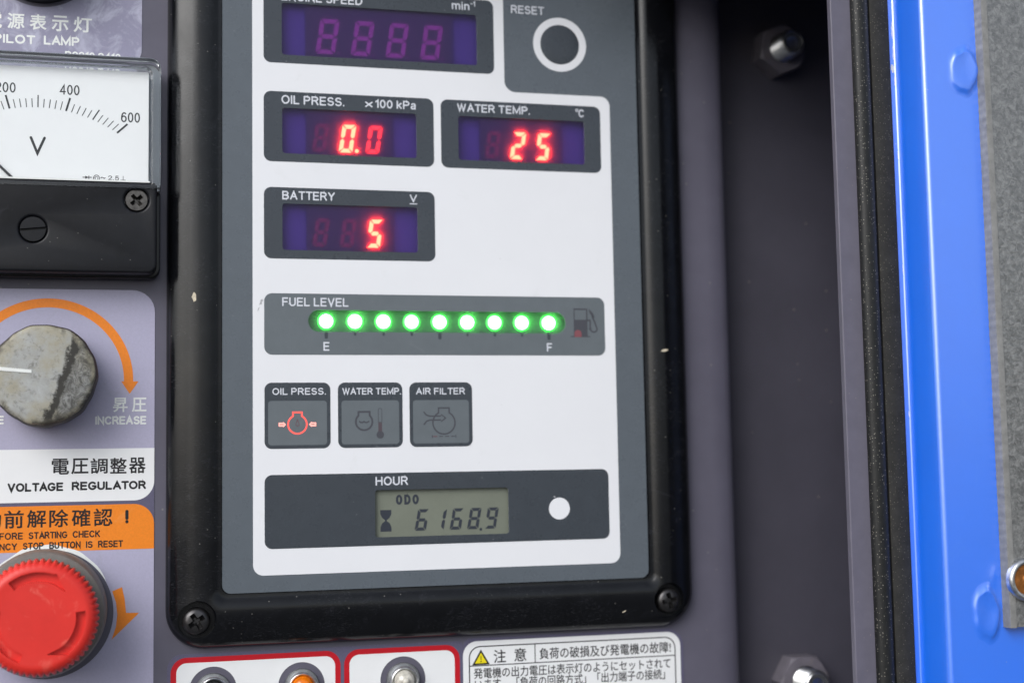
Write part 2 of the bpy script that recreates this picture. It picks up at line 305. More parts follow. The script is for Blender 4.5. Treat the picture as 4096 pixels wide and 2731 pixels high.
def stroke(pts, w, cap=True, closed=False):
    """outline loops of a stroked polyline"""
    L, Rr = [], []; n_ = len(pts)
    for i in range(n_):
        a = pts[i-1] if (i > 0 or closed) else None; c = pts[(i+1) % n_] if (i < n_-1 or closed) else None
        p_ = Vector(pts[i]); d1 = (p_-Vector(a)).normalized() if a else None; d2 = (Vector(c)-p_).normalized() if c else None
        if d1 is None: d1 = d2
        if d2 is None: d2 = d1
        n1, n2 = Vector((-d1.y, d1.x)), Vector((-d2.y, d2.x)); b_ = (n1+n2)
        b_ = b_.normalized() if b_.length > 1e-6 else n1
        k = w/2/max(0.35, b_.dot(n1)); L.append(p_+b_*k); Rr.append(p_-b_*k)
    if closed: return [[tuple(v) for v in L], [tuple(v) for v in Rr]]
    out = [tuple(v) for v in L]
    def capp(c, frm):
        a0 = math.degrees(math.atan2(frm.y-c[1], frm.x-c[0])); return arc(c[0], c[1], w/2, a0, a0-180, 8)[1:-1]
    if cap: out += capp(pts[-1], L[-1])
    out += [tuple(v) for v in reversed(Rr)]
    if cap: out += capp(pts[0], Rr[0])
    return [out]
def lathe(prof, cx, cy, n=64, rf=None):
    """prof: (radius, d) pairs; rf(angle, k) scales the radius of ring k"""
    v, f = [], []
    for k, (r, d) in enumerate(prof):
        for i in range(n):
            a = 2*math.pi*i/n; q = r*(rf(a, k) if rf else 1); v.append((cx+q*math.cos(a), cy+q*math.sin(a), d))
    for k in range(len(prof)-1):
        for i in range(n): j = (i+1) % n; f.append((k*n+i, k*n+j, (k+1)*n+j, (k+1)*n+i))
    f.append(tuple(range((len(prof)-1)*n, len(prof)*n))); f.append(tuple(reversed(range(n))))
    return new(v, f)
def loft(loops_d, closed_ring=True):
    """loops: list of [(x,y)...], d ; same count each"""
    v, f = [], []; n_ = len(loops_d[0][0])
    for lp, d in loops_d: v += [(a, c, d) for a, c in lp]
    for k in range(len(loops_d)-1):
        for i in range(n_): j = (i+1) % n_; f.append((k*n_+i, k*n_+j, (k+1)*n_+j, (k+1)*n_+i))
    return new(v, f)
def extrude_y(prof, y0, y1, ny=1, thick=0.0):
    """open (x,d) profile swept along y, given thickness towards -normal by solidify"""
    v, f = [], []; n_ = len(prof)
    for k in range(ny+1):
        y = y0+(y1-y0)*k/ny
        v += [(x, y, d) for x, d in prof]
    for k in range(ny):
        for i in range(n_-1): f.append((k*n_+i, k*n_+i+1, (k+1)*n_+i+1, (k+1)*n_+i))
    me = new(v, f)
    if thick:
        bm = bmesh.new(); bm.from_mesh(me); bmesh.ops.solidify(bm, geom=bm.faces[:], thickness=thick); bmesh.ops.recalc_face_normals(bm, faces=bm.faces); bm.to_mesh(me); bm.free()
    return me
def box(x0, y0, d0, x1, y1, d1): return new([(x0, y0, d0), (x1, y0, d0), (x1, y1, d0), (x0, y1, d0), (x0, y0, d1), (x1, y0, d1), (x1, y1, d1), (x0, y1, d1)], [(0, 3, 2, 1), (4, 5, 6, 7), (0, 1, 5, 4), (1, 2, 6, 5), (2, 3, 7, 6), (3, 0, 4, 7)])
def boolean(me, cutter, op='DIFFERENCE'):
    a = bpy.data.objects.new('a', me); c = bpy.data.objects.new('c', cutter); COL.objects.link(a); COL.objects.link(c)
    md = a.modifiers.new('b', 'BOOLEAN'); md.operation = op; md.object = c; md.solver = 'EXACT'; md.use_self = False
    bpy.context.view_layer.update(); r = bpy.data.meshes.new_from_object(a.evaluated_get(DG()))
    bpy.data.objects.remove(a); bpy.data.objects.remove(c); return r
def join(*ms):
    bm = bmesh.new()
    for x in ms: bm.from_mesh(x)
    return frombm(bm)
def area(q): return sum(q[i-1][0]*q[i][1]-q[i][0]*q[i-1][1] for i in range(len(q)))
def glyphs(c, bold=0.0):
    """filled outlines of a text curve, character by character"""
    body = c.body; bm = bmesh.new(); c.fill_mode = 'NONE' if hasattr(c, 'fill_mode') else c.fill_mode; c.offset = 0
    x = 0.0
    for ch in body:
        c.body = ch; me = conv(c)
        if len(me.vertices):
            nxt = {}
            for e_ in me.edges: a, b_ = e_.vertices; nxt.setdefault(a, []).append(b_); nxt.setdefault(b_, []).append(a)
            seen, loops = set(), []
            for s0 in nxt:
                if s0 in seen: continue
                lp, prev, cur = [], None, s0
                while cur not in seen:
                    seen.add(cur); lp.append(cur); n2 = [q for q in nxt[cur] if q != prev and q not in seen]
                    prev = cur
                    if not n2: break
                    cur = n2[0] if (len(lp) > 1 or (s0+1) not in n2) else s0+1
                if len(lp) > 2: loops.append([tuple(me.vertices[q].co[:2]) for q in lp])
            if area(max(loops, key=lambda q: abs(area(q)))) < 0: loops = [list(reversed(q)) for q in loops]
            if bold:
                for q in list(loops):
                    q2 = [p_ for i, p_ in enumerate(q) if (Vector(p_)-Vector(q[i-1])).length > 1e-4]
                    a_, b2 = stroke(q2, bold, closed=True)
                    if abs(area(a_)) < abs(area(b2)): a_, b2 = b2, a_
                    if area(a_) < 0: a_.reverse()
                    if area(b2) > 0: b2.reverse()
                    loops += [a_, b2]
            g_ = fill(loops, 0.0); g_.transform(Matrix.Translation((x, 0, 0))); bm.from_mesh(g_)
        x += 1.0
    bpy.data.curves.remove(c); me = bpy.data.meshes.new('m'); bm.to_mesh(me); bm.free(); return me
def text(body, x0, x1, y0, h, d, material, parent, off=0.0, full=False, name='lettering', shear=0.0, space=1.0):
    """h = height of a capital, or of the whole ink box when full; x0..x1 = width of the ink"""
    c = bpy.data.curves.new('t', 'FONT'); c.body = body; c.offset = off; c.shear = shear; c.space_word = space; c.resolution_u = 5
    me = glyphs(c, off)
    xs = [v.co.x for v in me.vertices]; ys = [v.co.y for v in me.vertices]
    a, b_ = min(xs), max(xs); sx = (x1-x0)/(b_-a)
    if full: lo, sy = min(ys), h/(max(ys)-min(ys))
    else: lo, sy = 0.0, h/0.682
    for v in me.vertices: v.co = ((v.co.x-a)*sx+x0, (v.co.y-lo)*sy+y0, d)
    return put(name, me, material, parent)

# round-ended stroke lettering: glyphs on a cap height of 1, as polylines
def _a(x, y, rx, ry, a0, a1, n=12): return [(x+rx*math.cos(math.radians(a0+(a1-a0)*i/n)), y+ry*math.sin(math.radians(a0+(a1-a0)*i/n))) for i in range(n+1)]
GL = {
 'A': (0.70, [[(0, 0), (0.35, 1), (0.70, 0)], [(0.12, 0.34), (0.58, 0.34)]]),
 'B': (0.60, [[(0, 0.52), (0.34, 0.52)]+_a(0.34, 0.76, 0.22, 0.24, -90, 90)+[(0, 1), (0, 0), (0.36, 0)]+_a(0.36, 0.26, 0.24, 0.26, -90, 90)]),
 'C': (0.68, [_a(0.36, 0.5, 0.36, 0.5, 42, 318, 26)]),
 'D': (0.66, [[(0, 0), (0, 1), (0.26, 1)]+_a(0.26, 0.5, 0.40, 0.5, 90, -90, 18)+[(0, 0)]]),
 'E': (0.55, [[(0.55, 1), (0, 1), (0, 0), (0.55, 0)], [(0, 0.52), (0.50, 0.52)]]),
 'F': (0.52, [[(0.52, 1), (0, 1), (0, 0)], [(0, 0.5), (0.46, 0.5)]]),
 'G': (0.72, [_a(0.37, 0.5, 0.37, 0.5, 45, 335, 26)+[(0.70, 0.45), (0.42, 0.45)]]),
 'H': (0.62, [[(0, 0), (0, 1)], [(0.62, 0), (0.62, 1)], [(0, 0.52), (0.62, 0.52)]]),
 'I': (0.0, [[(0, 0), (0, 1)]]),
 'K': (0.60, [[(0, 0), (0, 1)], [(0.58, 1), (0, 0.38)], [(0.2, 0.58), (0.60, 0)]]),
 'L': (0.50, [[(0, 1), (0, 0), (0.50, 0)]]),
 'M': (0.80, [[(0, 0), (0, 1), (0.40, 0.1), (0.80, 1), (0.80, 0)]]),
 'N': (0.62, [[(0, 0), (0, 1), (0.62, 0), (0.62, 1)]]),
 'O': (0.74, [_a(0.37, 0.5, 0.37, 0.5, 90, 450, 32)]),
 'P': (0.58, [[(0, 0), (0, 1), (0.32, 1)]+_a(0.32, 0.735, 0.26, 0.265, 90, -90)+[(0, 0.47)]]),
 'R': (0.62, [[(0, 0), (0, 1), (0.34, 1)]+_a(0.34, 0.75, 0.25, 0.25, 90, -90)+[(0, 0.5)], [(0.36, 0.5), (0.62, 0)]]),
 'S': (0.58, [_a(0.29, 0.755, 0.27, 0.245, 30, 250, 16)+_a(0.29, 0.26, 0.29, 0.26, 75, -155, 16)]),
 'T': (0.62, [[(0, 1), (0.62, 1)], [(0.31, 1), (0.31, 0)]]),
 'U': (0.60, [[(0, 1), (0, 0.3)]+_a(0.30, 0.3, 0.30, 0.3, 180, 360, 14)+[(0.60, 1)]]),
 'V': (0.64, [[(0, 1), (0.32, 0), (0.64, 1)]]),
 'W': (0.92, [[(0, 1), (0.23, 0), (0.46, 0.95), (0.69, 0), (0.92, 1)]]),
 'Y': (0.64, [[(0, 1), (0.32, 0.45), (0.64, 1)], [(0.32, 0.45), (0.32, 0)]]),
 '0': (0.50, [_a(0.25, 0.5, 0.25, 0.5, 90, 450, 28)]),
 '1': (0.22, [[(0, 0.78), (0.22, 1), (0.22, 0)]]),
 '2': (0.52, [_a(0.26, 0.74, 0.26, 0.26, 170, -30, 14)+[(0, 0), (0.52, 0)]]),
 '4': (0.56, [[(0.42, 0), (0.42, 1), (0, 0.27), (0.56, 0.27)]]),
 '5': (0.52, [[(0.48, 1), (0.09, 1), (0.05, 0.52)]+_a(0.25, 0.32, 0.27, 0.32, 130, -160, 16)]),
 '6': (0.52, [_a(0.26, 0.31, 0.26, 0.31, 90, 450, 24), [(0.46, 0.90), (0.36, 0.99), (0.24, 0.985), (0.12, 0.90), (0.04, 0.72), (0.0, 0.48), (0.0, 0.31)]]),
 '9': (0.52, [_a(0.26, 0.69, 0.26, 0.31, 90, 450, 24), [(0.06, 0.14), (0.16, 0.02), (0.32, 0.04), (0.46, 0.22), (0.52, 0.5), (0.51, 0.7)]]),
 'm': (0.78, [[(0, 0), (0, 0.72)], [(0, 0.5)]+_a(0.195, 0.52, 0.195, 0.2, 180, 0, 8)+[(0.39, 0)], [(0.39, 0.5)]+_a(0.585, 0.52, 0.195, 0.2, 180, 0, 8)+[(0.78, 0)]]),
 'i': (0.0, [[(0, 0), (0, 0.72)], [(0, 0.98), (0, 1.0)]]),
 'n': (0.42, [[(0, 0), (0, 0.72)], [(0, 0.5)]+_a(0.21, 0.51, 0.21, 0.21, 180, 0, 8)+[(0.42, 0)]]),
 'k': (0.44, [[(0, 0), (0, 1)], [(0.42, 0.7), (0, 0.28)], [(0.15, 0.42), (0.44, 0)]]),
 'a': (0.44, [_a(0.22, 0.5, 0.20, 0.22, 150, 0, 10)+[(0.42, 0)], [(0.42, 0.42), (0.16, 0.38)]+_a(0.17, 0.19, 0.17, 0.19, 90, 270, 10)+[(0.34, 0.06), (0.42, 0.2)]]),
 '.': (0.0, [[(0, 0.0), (0, 0.03)]]), '-': (0.3, [[(0, 0.5), (0.3, 0.5)]]), '!': (0.0, [[(0, 0.34), (0, 1)], [(0, 0.0), (0, 0.03)]]), '×': (0.6, [[(0, 0.05), (0.6, 0.65)], [(0, 0.65), (0.6, 0.05)]]),
}
def letters(body, x0, x1, y0, h, d, material, parent, wt=0.14, gap=0.29, name='lettering', cap=True, word=0.62):
    """stroked lettering whose ink spans x0..x1 and y0..y0+h; wt = stroke width over height"""
    w = wt*h; H = h-w; xs, x = [], 0.0
    for i, ch in enumerate(body):
        if ch == ' ': x += word-gap; xs.append(None); continue
        g_ = gap*(0.75 if (ch in 'AVTWY' and i and body[i-1] in 'AVTWYLPRF') else 1.0)
        if i and body[i-1] != ' ': x += 0
        xs.append(x); x += GL[ch][0]+g_
    tot = x-gap; k = (x1-x0-w)/max(tot, 1e-6) if tot > 0 else 1.0
    bm = bmesh.new(); lay = 0
    for ch, gx in zip(body, xs):
        if gx is None: continue
        loops = []
        for j, st in enumerate(GL[ch][1]):
            pts = [(x0+w/2+(gx+px)*k, y0+w/2+py*H) for px, py in st]
            closed = (Vector(pts[0])-Vector(pts[-1])).length < 1e-4
            if closed: pts = pts[:-1]
            lo_ = stroke(pts, w, cap, closed)
            if closed:
                if abs(area(lo_[0])) < abs(area(lo_[1])): lo_.reverse()
                lo_[1].reverse()
            if area(lo_[0]) < 0: lo_ = [list(reversed(q)) for q in lo_]
            loops += lo_
        me = fill(loops, d); bm.from_mesh(me); bpy.data.meshes.remove(me)
    me = bpy.data.meshes.new('m'); bm.to_mesh(me); bm.free()
    return put(name, me, material, parent)

# ------------------------------------------------------------------ the setting
B = -7.0                                                     # face of the steel panel
prof = [(-260, B), (80, B), (82.5, B-0.1), (86, B-0.7), (88.3, B-1.7), (89.8, B-3.2), (90.7, B-5.5), (91, B-8), (91, -26)]
struct(put('back_panel', extrude_y(prof, -230, 230, 1, 1.6), M['panel'], smooth=35))
struct(put('channel_plate', box(84, -230, -28, 190, 230, -25), M['channel']))
struct(put('channel_wall', box(186, -230, -24.9, 190, 230, 59), M['channel']))
g = put('ground', new([(-60000, -1100, -60000), (60000, -1100, -60000), (60000, -1100, 60000), (-60000, -1100, 60000)], [(0, 3, 2, 1)]), M['concrete']); struct(g)  # unseen ground, added for shade and reflections
struct(put('added_shade_header', box(-60, 176, -6.9, 51.9, 259.9, 62), M['channel']))  # unseen header, added above the view to shade the upper panel
hb = [(52, 156, -24.9), (186, 156, -24.9), (186, 130, 56), (52, 130, 56), (52, 259.9, -24.9), (186, 259.9, -24.9), (186, 259.9, 56), (52, 259.9, 56)]
struct(put('added_shade_wedge', new(hb, [(0, 1, 2, 3), (4, 7, 6, 5), (0, 4, 5, 1), (1, 5, 6, 2), (2, 6, 7, 3), (3, 7, 4, 0)]), M['channel']))  # unseen wedge, added and shaped to darken the top of the channel
fl = put('housing_flange', extrude_y([(100.6, 59.6), (100.6, 61.7), (100.9, 62.0), (140, 62.0), (140, 59.6)], -230, 230, 1), M['flange']); struct(fl)

# ------------------------------------------------------------------ rubber seal and blue door
def seal_profile():
    p1 = [(108.0, 61.9), (108.05, 63.0)]+[(111.2+3.1*math.cos(math.radians(a)), 63.0+2.0*math.sin(math.radians(a))) for a in range(170, 10, -20)]+[(114.35, 62.9)]
    return p1
seal = thing('rubber_seal', 115, 0, 62, 'black rubber door seal strip dotted with dust, beside the blue door edge', 'seal')
put('bulb', extrude_y(seal_profile(), -230, 230, 1), M['rubber'], seal, smooth=40)
put('flat_lip', extrude_y([(114.5, 62.2), (114.7, 63.6), (115.4, 64.1), (120.9, 64.3), (121.7, 63.9), (121.95, 61.9)], -230, 230, 1), M['rubber_flat'], seal, smooth=40)

door = thing('blue_door', 150, 0, 62, 'glossy blue painted door edge with folded lip at the right of the panel', 'door')
def fillet(cx, cd_, r, a0, a1, n=7): return [(cx+r*math.cos(math.radians(a0+(a1-a0)*i/n)), cd_+r*math.sin(math.radians(a0+(a1-a0)*i/n))) for i in range(n+1)]
dp = [(122.1, 58.5), (122.1, 62.5), (122.4, 62.8), (123.9, 62.8), (124.3, 63.1)]+fillet(128.2, 75.2, 1.8, 172, 90)+[(240, 77.0)]
dm = extrude_y(dp, -230, 230, 1)
put('painted_sheet', dm, M['blue'], door, smooth=30)
def bump_mesh(cx, cy, w, h, seed):
    rnd = random.Random(seed); v, f = [], []; n_ = 40
    rings = [(1.25, 77.01), (1.12, 77.08), (1.0, 77.3), (0.93, 77.6), (0.85, 77.75), (0.72, 77.72), (0.5, 77.62), (0.25, 77.52), (0.05, 77.5)]
    ph = rnd.random()*6
    for r, d in rings:
        for i in range(n_):
            a = 2*math.pi*i/n_; k = 1+0.05*math.sin(2*a+ph)+0.04*math.sin(5*a+2*ph)+0.02*math.sin(9*a+r*7)
            d2 = d+(0.22*math.cos(a-0.6)+0.12*math.sin(3*a+ph))*(d-77.0)*min(1, r*r*1.3)
            v.append((cx+w/2*r*k*math.cos(a), cy+h/2*r*k*math.sin(a)-(1.2 if r < 0.8 else 0)*(-0.6), d2))
    for q in range(len(rings)-1):
        for i in range(n_): j = (i+1) % n_; f.append((q*n_+i, q*n_+j, (q+1)*n_+j, (q+1)*n_+i))
    f.append(tuple(range((len(rings)-1)*n_, len(rings)*n_)))
    return new(v, f)
put('weld_bump', bump_mesh(142.2, 87.0, 10.2, 15.5, 1), M['blue'], door, smooth=60)
put('weld_bump', bump_mesh(141.2, -96.8, 9.6, 16.0, 5), M['blue'], door, smooth=60)
pad = put('insulation_pad', join(box(147.6, -101.4, 77.05, 240, 230, 81.0)), M['pad'], door)
v, f = [], []
ny = 560
for k in range(ny+1):
    y = -101.6+331.6*k/ny; w_ = 0.05*math.sin(k*1.25)
    v += [(147.25+w_, y, 77.04), (147.15+w_, y, 79.5), (147.35+w_, y, 81.2), (148.0, y, 81.35), (149.6, y, 81.3)]
for k in range(ny):
    for i in range(4): f.append((k*5+i, k*5+i+1, (k+1)*5+i+1, (k+1)*5+i))
put('film_edge', new(v, f), M['pad_film'], pad, smooth=60)
def chip(x, y, w, h, d, seed, nm='paint_chip', par=None):
    rn = random.Random(seed); q = [(x+w/2*(0.5+0.7*rn.random())*math.cos(2*math.pi*i/16), y+h/2*(0.6+0.6*rn.random())*math.sin(2*math.pi*i/16)) for i in range(16)]
    put(nm, plate([q], d, d+0.06), M['chip'], door)
for i, (cx_, cy_, w_, h_) in enumerate(((123.7, 104.5, 0.7, 6.5), (123.9, 97.0, 0.8, 8.0), (123.3, 91.0, 1.5, 3.4), (123.9, 86.6, 0.5, 4.0), (123.95, 60.0, 0.3, 3.0), (123.95, 20.0, 0.25, 4.0), (123.9, -30.0, 0.25, 2.0))): chip(cx_, cy_, w_, h_, 62.78, 20+i)
fs = put('fastener', lathe([(7.2, 81.1), (7.2, 82.6), (6.9, 83.4), (6.2, 83.8), (5.6, 83.6), (5.1, 82.9), (4.6, 82.2)], 153.6, -85.9, 56), M['zinc'], door, smooth=50, label='rusty metal fastener set in the dark pad')
put('rusty_cup', lathe([(4.95, 82.75), (4.2, 82.35), (2.6, 82.3), (1.6, 83.1), (0.4, 83.3)], 153.6, -85.9, 40), M['rust'], fs, smooth=60)

# ------------------------------------------------------------------ nuts on studs in the channel
def nut(cx, cy, rot, label, reach):
    t = thing('hex_nut', cx, cy, -25, label, 'nut', 'nuts in the dark channel')
    ch = 10.6
    hexl = [(cx+ch*math.cos(math.radians(60*i+rot)), cy+ch*math.sin(math.radians(60*i+rot))) for i in range(6)]
    body = plate([hexl, circ(cx, cy, 5.9, 32)], -24.9, -15.6, 0)
    cone = lathe([(11.8, -30), (11.8, -18.0), (9.3, -15.5), (9.0, -15.2)], cx, cy, 72)
    body = boolean(body, cone, 'INTERSECT')
    put('nut_body', body, M['nut'], t, smooth=25)
    pr = []; d = -24.0
    while d < -15.6+reach-1.2: pr += [(4.85, d), (5.5, d+0.55), (5.5, d+0.7), (4.85, d+1.25)]; d += 1.26
    pr += [(4.6, d+0.5), (4.3, d+0.7), (4.1, d+0.6)]
    sd_ = put('stud', lathe(pr, cx, cy, 40), M['zinc'], t, smooth=30)
    put('stud_end', lathe([(4.15, d+0.2), (4.12, d+0.68), (3.0, d+0.62), (0.3, d+0.5)], cx, cy, 32), M['stud_end'], sd_, smooth=40)
    return t
nut(119.8, 121.0, 22, 'hex nut on a shiny stud high up in the black shadowed channel', 8.5)
nut(120.0, -130.6, 0, 'worn grey hex nut on a threaded stud low in the channel', 9.5)

# ------------------------------------------------------------------ display unit
D = thing('display_unit', -26.7, -106, B, 'black framed engine monitor with red digits and green fuel lamps', 'monitor')
x0, x1, y0, y1 = -122.7, 69.6, -105.8, 160.0
def ring(i, r): return rr(x0+i, y0+i, x1-i, y1-i, max(0.8, r), 10)
bz = [(0.0, 13, B+0.02), (0.05, 13, -5.6), (0.6, 12.6, -3.9), (1.6, 12, -2.3), (2.8, 11.2, -1.25), (4.0, 10.4, -0.6), (6.0, 9.2, 0.2), (8.2, 7.9, 0.95), (10.0, 6.9, 1.45), (11.4, 6.2, 1.65), (13.0, 5.4, 1.68), (14.2, 4.8, 1.6),
      (15.1, 4.4, 1.42), (15.9, 4.0, 1.12), (16.6, 3.6, 0.72), (17.1, 3.4, 0.40), (17.5, 3.2, 0.32), (18.5, 2.9, 0.28), (18.7, 2.8, -0.6), (18.8, 2.6, -5)]
lp = [(ring(i, r), d) for i, r, d in bz]
lp.append((ring(10, 6.5), -5.0)); lp.append((ring(10, 6.5), B+0.02))
bm_ = loft(lp)
bmx = bmesh.new(); bmx.from_mesh(bm_)          # close the ring's underside
n_ = len(lp[0][0]); bmx.verts.ensure_lookup_table(); k = len(lp)-1
for i in range(n_): j = (i+1) % n_; bmx.faces.new([bmx.verts[q] for q in (k*n_+i, k*n_+j, j, i)])
bezel = frombm(bmx)
holes = [(-112.5, -95.6, 6.3), (58.4, -95.6, 6.1)]
for hx, hy, hr in holes:
    bezel = boolean(bezel, lathe([(hr-0.1, -2.6), (hr, -2.4), (hr, 0.9), (hr+0.25, 1.4), (hr+0.9, 3.0)], hx, hy, 64))
put('bezel', bezel, M['bezel'], D, smooth=32)
def phillips(name, cx, cy, d, r, material, parent, rot=0, h=2.4, pan=True):
    pr = [(r, d), (r, d+0.3*h), (r*0.95, d+0.6*h), (r*0.82, d+0.85*h), (r*0.6, d+h), (r*0.3, d+1.04*h), (0.05, d+1.05*h)] if pan else [(r, d), (r, d+0.9*h), (r*0.95, d+h), (r*0.4, d+1.01*h), (0.05, d+1.01*h)]
    head = lathe(pr, cx, cy, 56)
    a = r*0.58; w = r*0.17
    cross = [(w, w*1.3), (w, a), (-w, a), (-w, w*1.3), (-w*1.3, w), (-a, w), (-a, -w), (-w*1.3, -w), (-w, -w*1.3), (-w, -a), (w, -a), (w, -w*1.3), (w*1.3, -w), (a, -w), (a, w), (w*1.3, w)]
    c_, s_ = math.cos(math.radians(rot)), math.sin(math.radians(rot))
    cross = [(cx+px*c_-py*s_, cy+px*s_+py*c_) for px, py in cross]
    small = [(cx+(px-cx)*0.45, cy+(py-cy)*0.45) for px, py in cross]
    cut = loft([(small, d+0.15*h), (cross, d+0.75*h), ([(cx+(px-cx)*1.12, cy+(py-cy)*1.12) for px, py in cross], d+1.3*h)])
    bb = bmesh.new(); bb.from_mesh(cut); bb.verts.ensure_lookup_table(); q = len(cross)
    bb.faces.new([bb.verts[i] for i in range(q)]); bb.faces.new([bb.verts[i] for i in range(2*q, 3*q)])
    head = boolean(head, frombm(bb))
    return put(name, head, material, parent, smooth=35)
phillips('screw', -112.5, -96.0, -2.4, 4.75, M['screw'], D, 33, 2.8)
phillips('screw', 58.4, -95.8, -2.4, 4.75, M['screw'], D, 12, 2.8)

def fleck(x, y, w, h, d, rot, seed):
    rn = random.Random(seed); q = []
    for i in range(14):
        a = 2*math.pi*i/14; k_ = 0.8+0.35*rn.random(); px, py = w/2*k_*math.cos(a), h/2*k_*math.sin(a); q.append((x+px*math.cos(rot)-py*math.sin(rot), y+px*math.sin(rot)+py*math.cos(rot)))
    put('paint_fleck', plate([q], d, d+0.25, 0.0), M['fleck'], D)
fleck(-113.55, 14.8, 1.6, 3.2, 1.15, 0.05, 3); fleck(58.6, -3.2, 2.8, 0.9, 1.5, 0.1, 5); fleck(40.5, -99.0, 1.6, 0.35, 0.4, 0.5, 8)
M['scuff'] = mat('grey_scuff', (0.42, 0.42, 0.44), 0.5, var=0.3, vscale=1500)
for sx, sy, sw, sh, sr in ((-90.6, 13.6, 0.9, 2.6, -0.35), (-91.6, 10.8, 0.25, 1.7, -0.4), (14.9, -56.7, 0.9, 0.6, 0.2)):
    rn = random.Random(int(sx*10)); q = []
    for i in range(18):
        a = 2*math.pi*i/18; k_ = 0.45+0.8*rn.random(); px, py = sw/2*k_*math.cos(a), sh/2*k_*math.sin(a); q.append((sx+px*math.cos(sr)-py*math.sin(sr), sy+px*math.sin(sr)+py*math.cos(sr)))
    put('scuff_mark', plate([q], 0.135), M['scuff'], D)
wins = {'speed': (-83.1, 102.4, -11.45, 121.4), 'oil': (-83.05, 66.65, -34.55, 83.05), 'battery': (-83.1, 32.0, -34.55, 48.55), 'water': (-18.95, 66.65, 29.5, 83.05), 'lcd': (-51.0, -69.5, -2.4, -52.95)}
WR = {k: rr(*q, 1.0, 5) for k, q in wins.items()}
WR['slot'] = rr(-74.2, 3.05, 20.5, 10.8, 3.87, 14)
allw = list(WR.values())
put('overlay_film', plate([rr(-104.0, -87.1, 50.6, 145, 3.0)]+allw, -0.45, 0.0), M['film'], D)
wx0, wx1, wb = -93.53, 39.72, -81.38
wl_ = [p_ for p_ in rr(wx0, wb, wx1, 92.95, (3.6, 3.6, 3.6, 0))[:-1]]
conc = [(-1.15+4.2-4.2*math.cos(math.radians(t)), 92.95+4.2-4.2*math.sin(math.radians(t))) for t in range(90, -1, -10)]
wl_ = wl_+conc+[(-1.15, 145), (wx0, 145)]
put('white_area', plate([wl_]+allw, 0.02, 0.06), M['white_print'], D)
put('backing_board', plate([rr(-100, -83, 47, 140, 2)], -3.4, -3.0), M['board'], D)
E0, E1 = 0.08, 0.12
def boxp(name, q, ws=(), r=2.6, mt='box_print'): return put(name, plate([rr(*q, r)]+[WR[w] for w in ws], E0, E1), M[mt], D)
boxp('dark_field', (-89.56, 99.37, -5.0, 127.25), ('speed',))
boxp('dark_field', (-89.56, 63.61, -28.16, 88.96), ('oil',))
boxp('dark_field', (-25.47, 63.61, 35.85, 88.96), ('water',))
boxp('dark_field', (-89.56, 28.9, -28.16, 54.36), ('battery',))
boxp('fuel_field', (-89.56, -5.1, 35.75, 16.58), ('slot',), 2.8, 'grey_print')
boxp('dark_field', (-89.56, -72.4, 35.75, -46.95), ('lcd',))
lampx = [(-89.53, -66.56), (-63.9, -40.85), (-38.3, -15.33)]
for a, c in lampx:
    boxp('dark_field', (a, -37.95, c, -14.88), (), 2.5)
    put('grey_field', plate([rr(a+1.25, -36.72, c-1.25, -21.25, 1.1)], 0.14, 0.16), M['grey_print'], D)
TD = 0.18
def LT(body, xa, xb, yb, h, wt=0.165, **kw): return letters(body, xa, xb, yb, h, TD, M['light_text'], D, wt, **kw)
LT('ENGINE SPEED', -83.2, -54.0, 122.25, 3.15); LT('min', -20.75, -14.1, 123.0, 3.1); LT('-1', -13.7, -11.9, 124.6, 1.9)
LT('RESET', 1.85, 14.75, 123.0, 3.15); LT('OIL PRESS.', -83.3, -60.85, 84.5, 3.2); LT('×', -53.3, -50.6, 84.55, 3.1); LT('100 kPa', -49.6, -34.7, 84.55, 3.1)
LT('WATER TEMP.', -19.3, 8.4, 84.65, 3.05); LT('C', 27.35, 29.5, 84.6, 3.05)
put('degree_mark', plate(stroke(circ(26.75, 87.2, 0.42, 20), 0.28, closed=True), TD), M['light_text'], D)
LT('BATTERY', -83.15, -64.7, 50.0, 3.1); LT('V', -37.35, -34.7, 50.45, 2.75)
put('underline', plate([rr(-37.4, 49.62, -34.6, 49.95, 0.1, 3)], TD), M['light_text'], D)
LT('FUEL LEVEL', -83.3, -59.9, 12.05, 3.1); LT('E', -68.9, -66.75, -3.65, 3.1); LT('F', 13.15, 15.2, -3.7, 3.15)
LT('OIL PRESS.', -86.8, -68.15, -19.15, 2.4); LT('WATER TEMP.', -62.3, -41.35, -19.2, 2.4); LT('AIR FILTER', -35.9, -17.95, -19.25, 2.4)
LT('HOUR', -50.8, -39.2, -51.35, 3.15)
# reset ring and button
put('reset_ring', plate([circ(20.59, 112.07, 10.35, 72), circ(20.59, 112.07, 7.6, 64)], 0.02, 0.06), M['white_print'], D)
put('reset_button', lathe([(7.5, 0.0), (7.5, 0.10), (7.0, 0.2), (3, 0.28), (0.1, 0.3)], 20.59, 112.07, 56), M['box_print'], D, smooth=60)
put('white_button', plate([circ(16.7, -61.0, 3.95, 48)], 0.14, 0.2), M['white_print'], D)

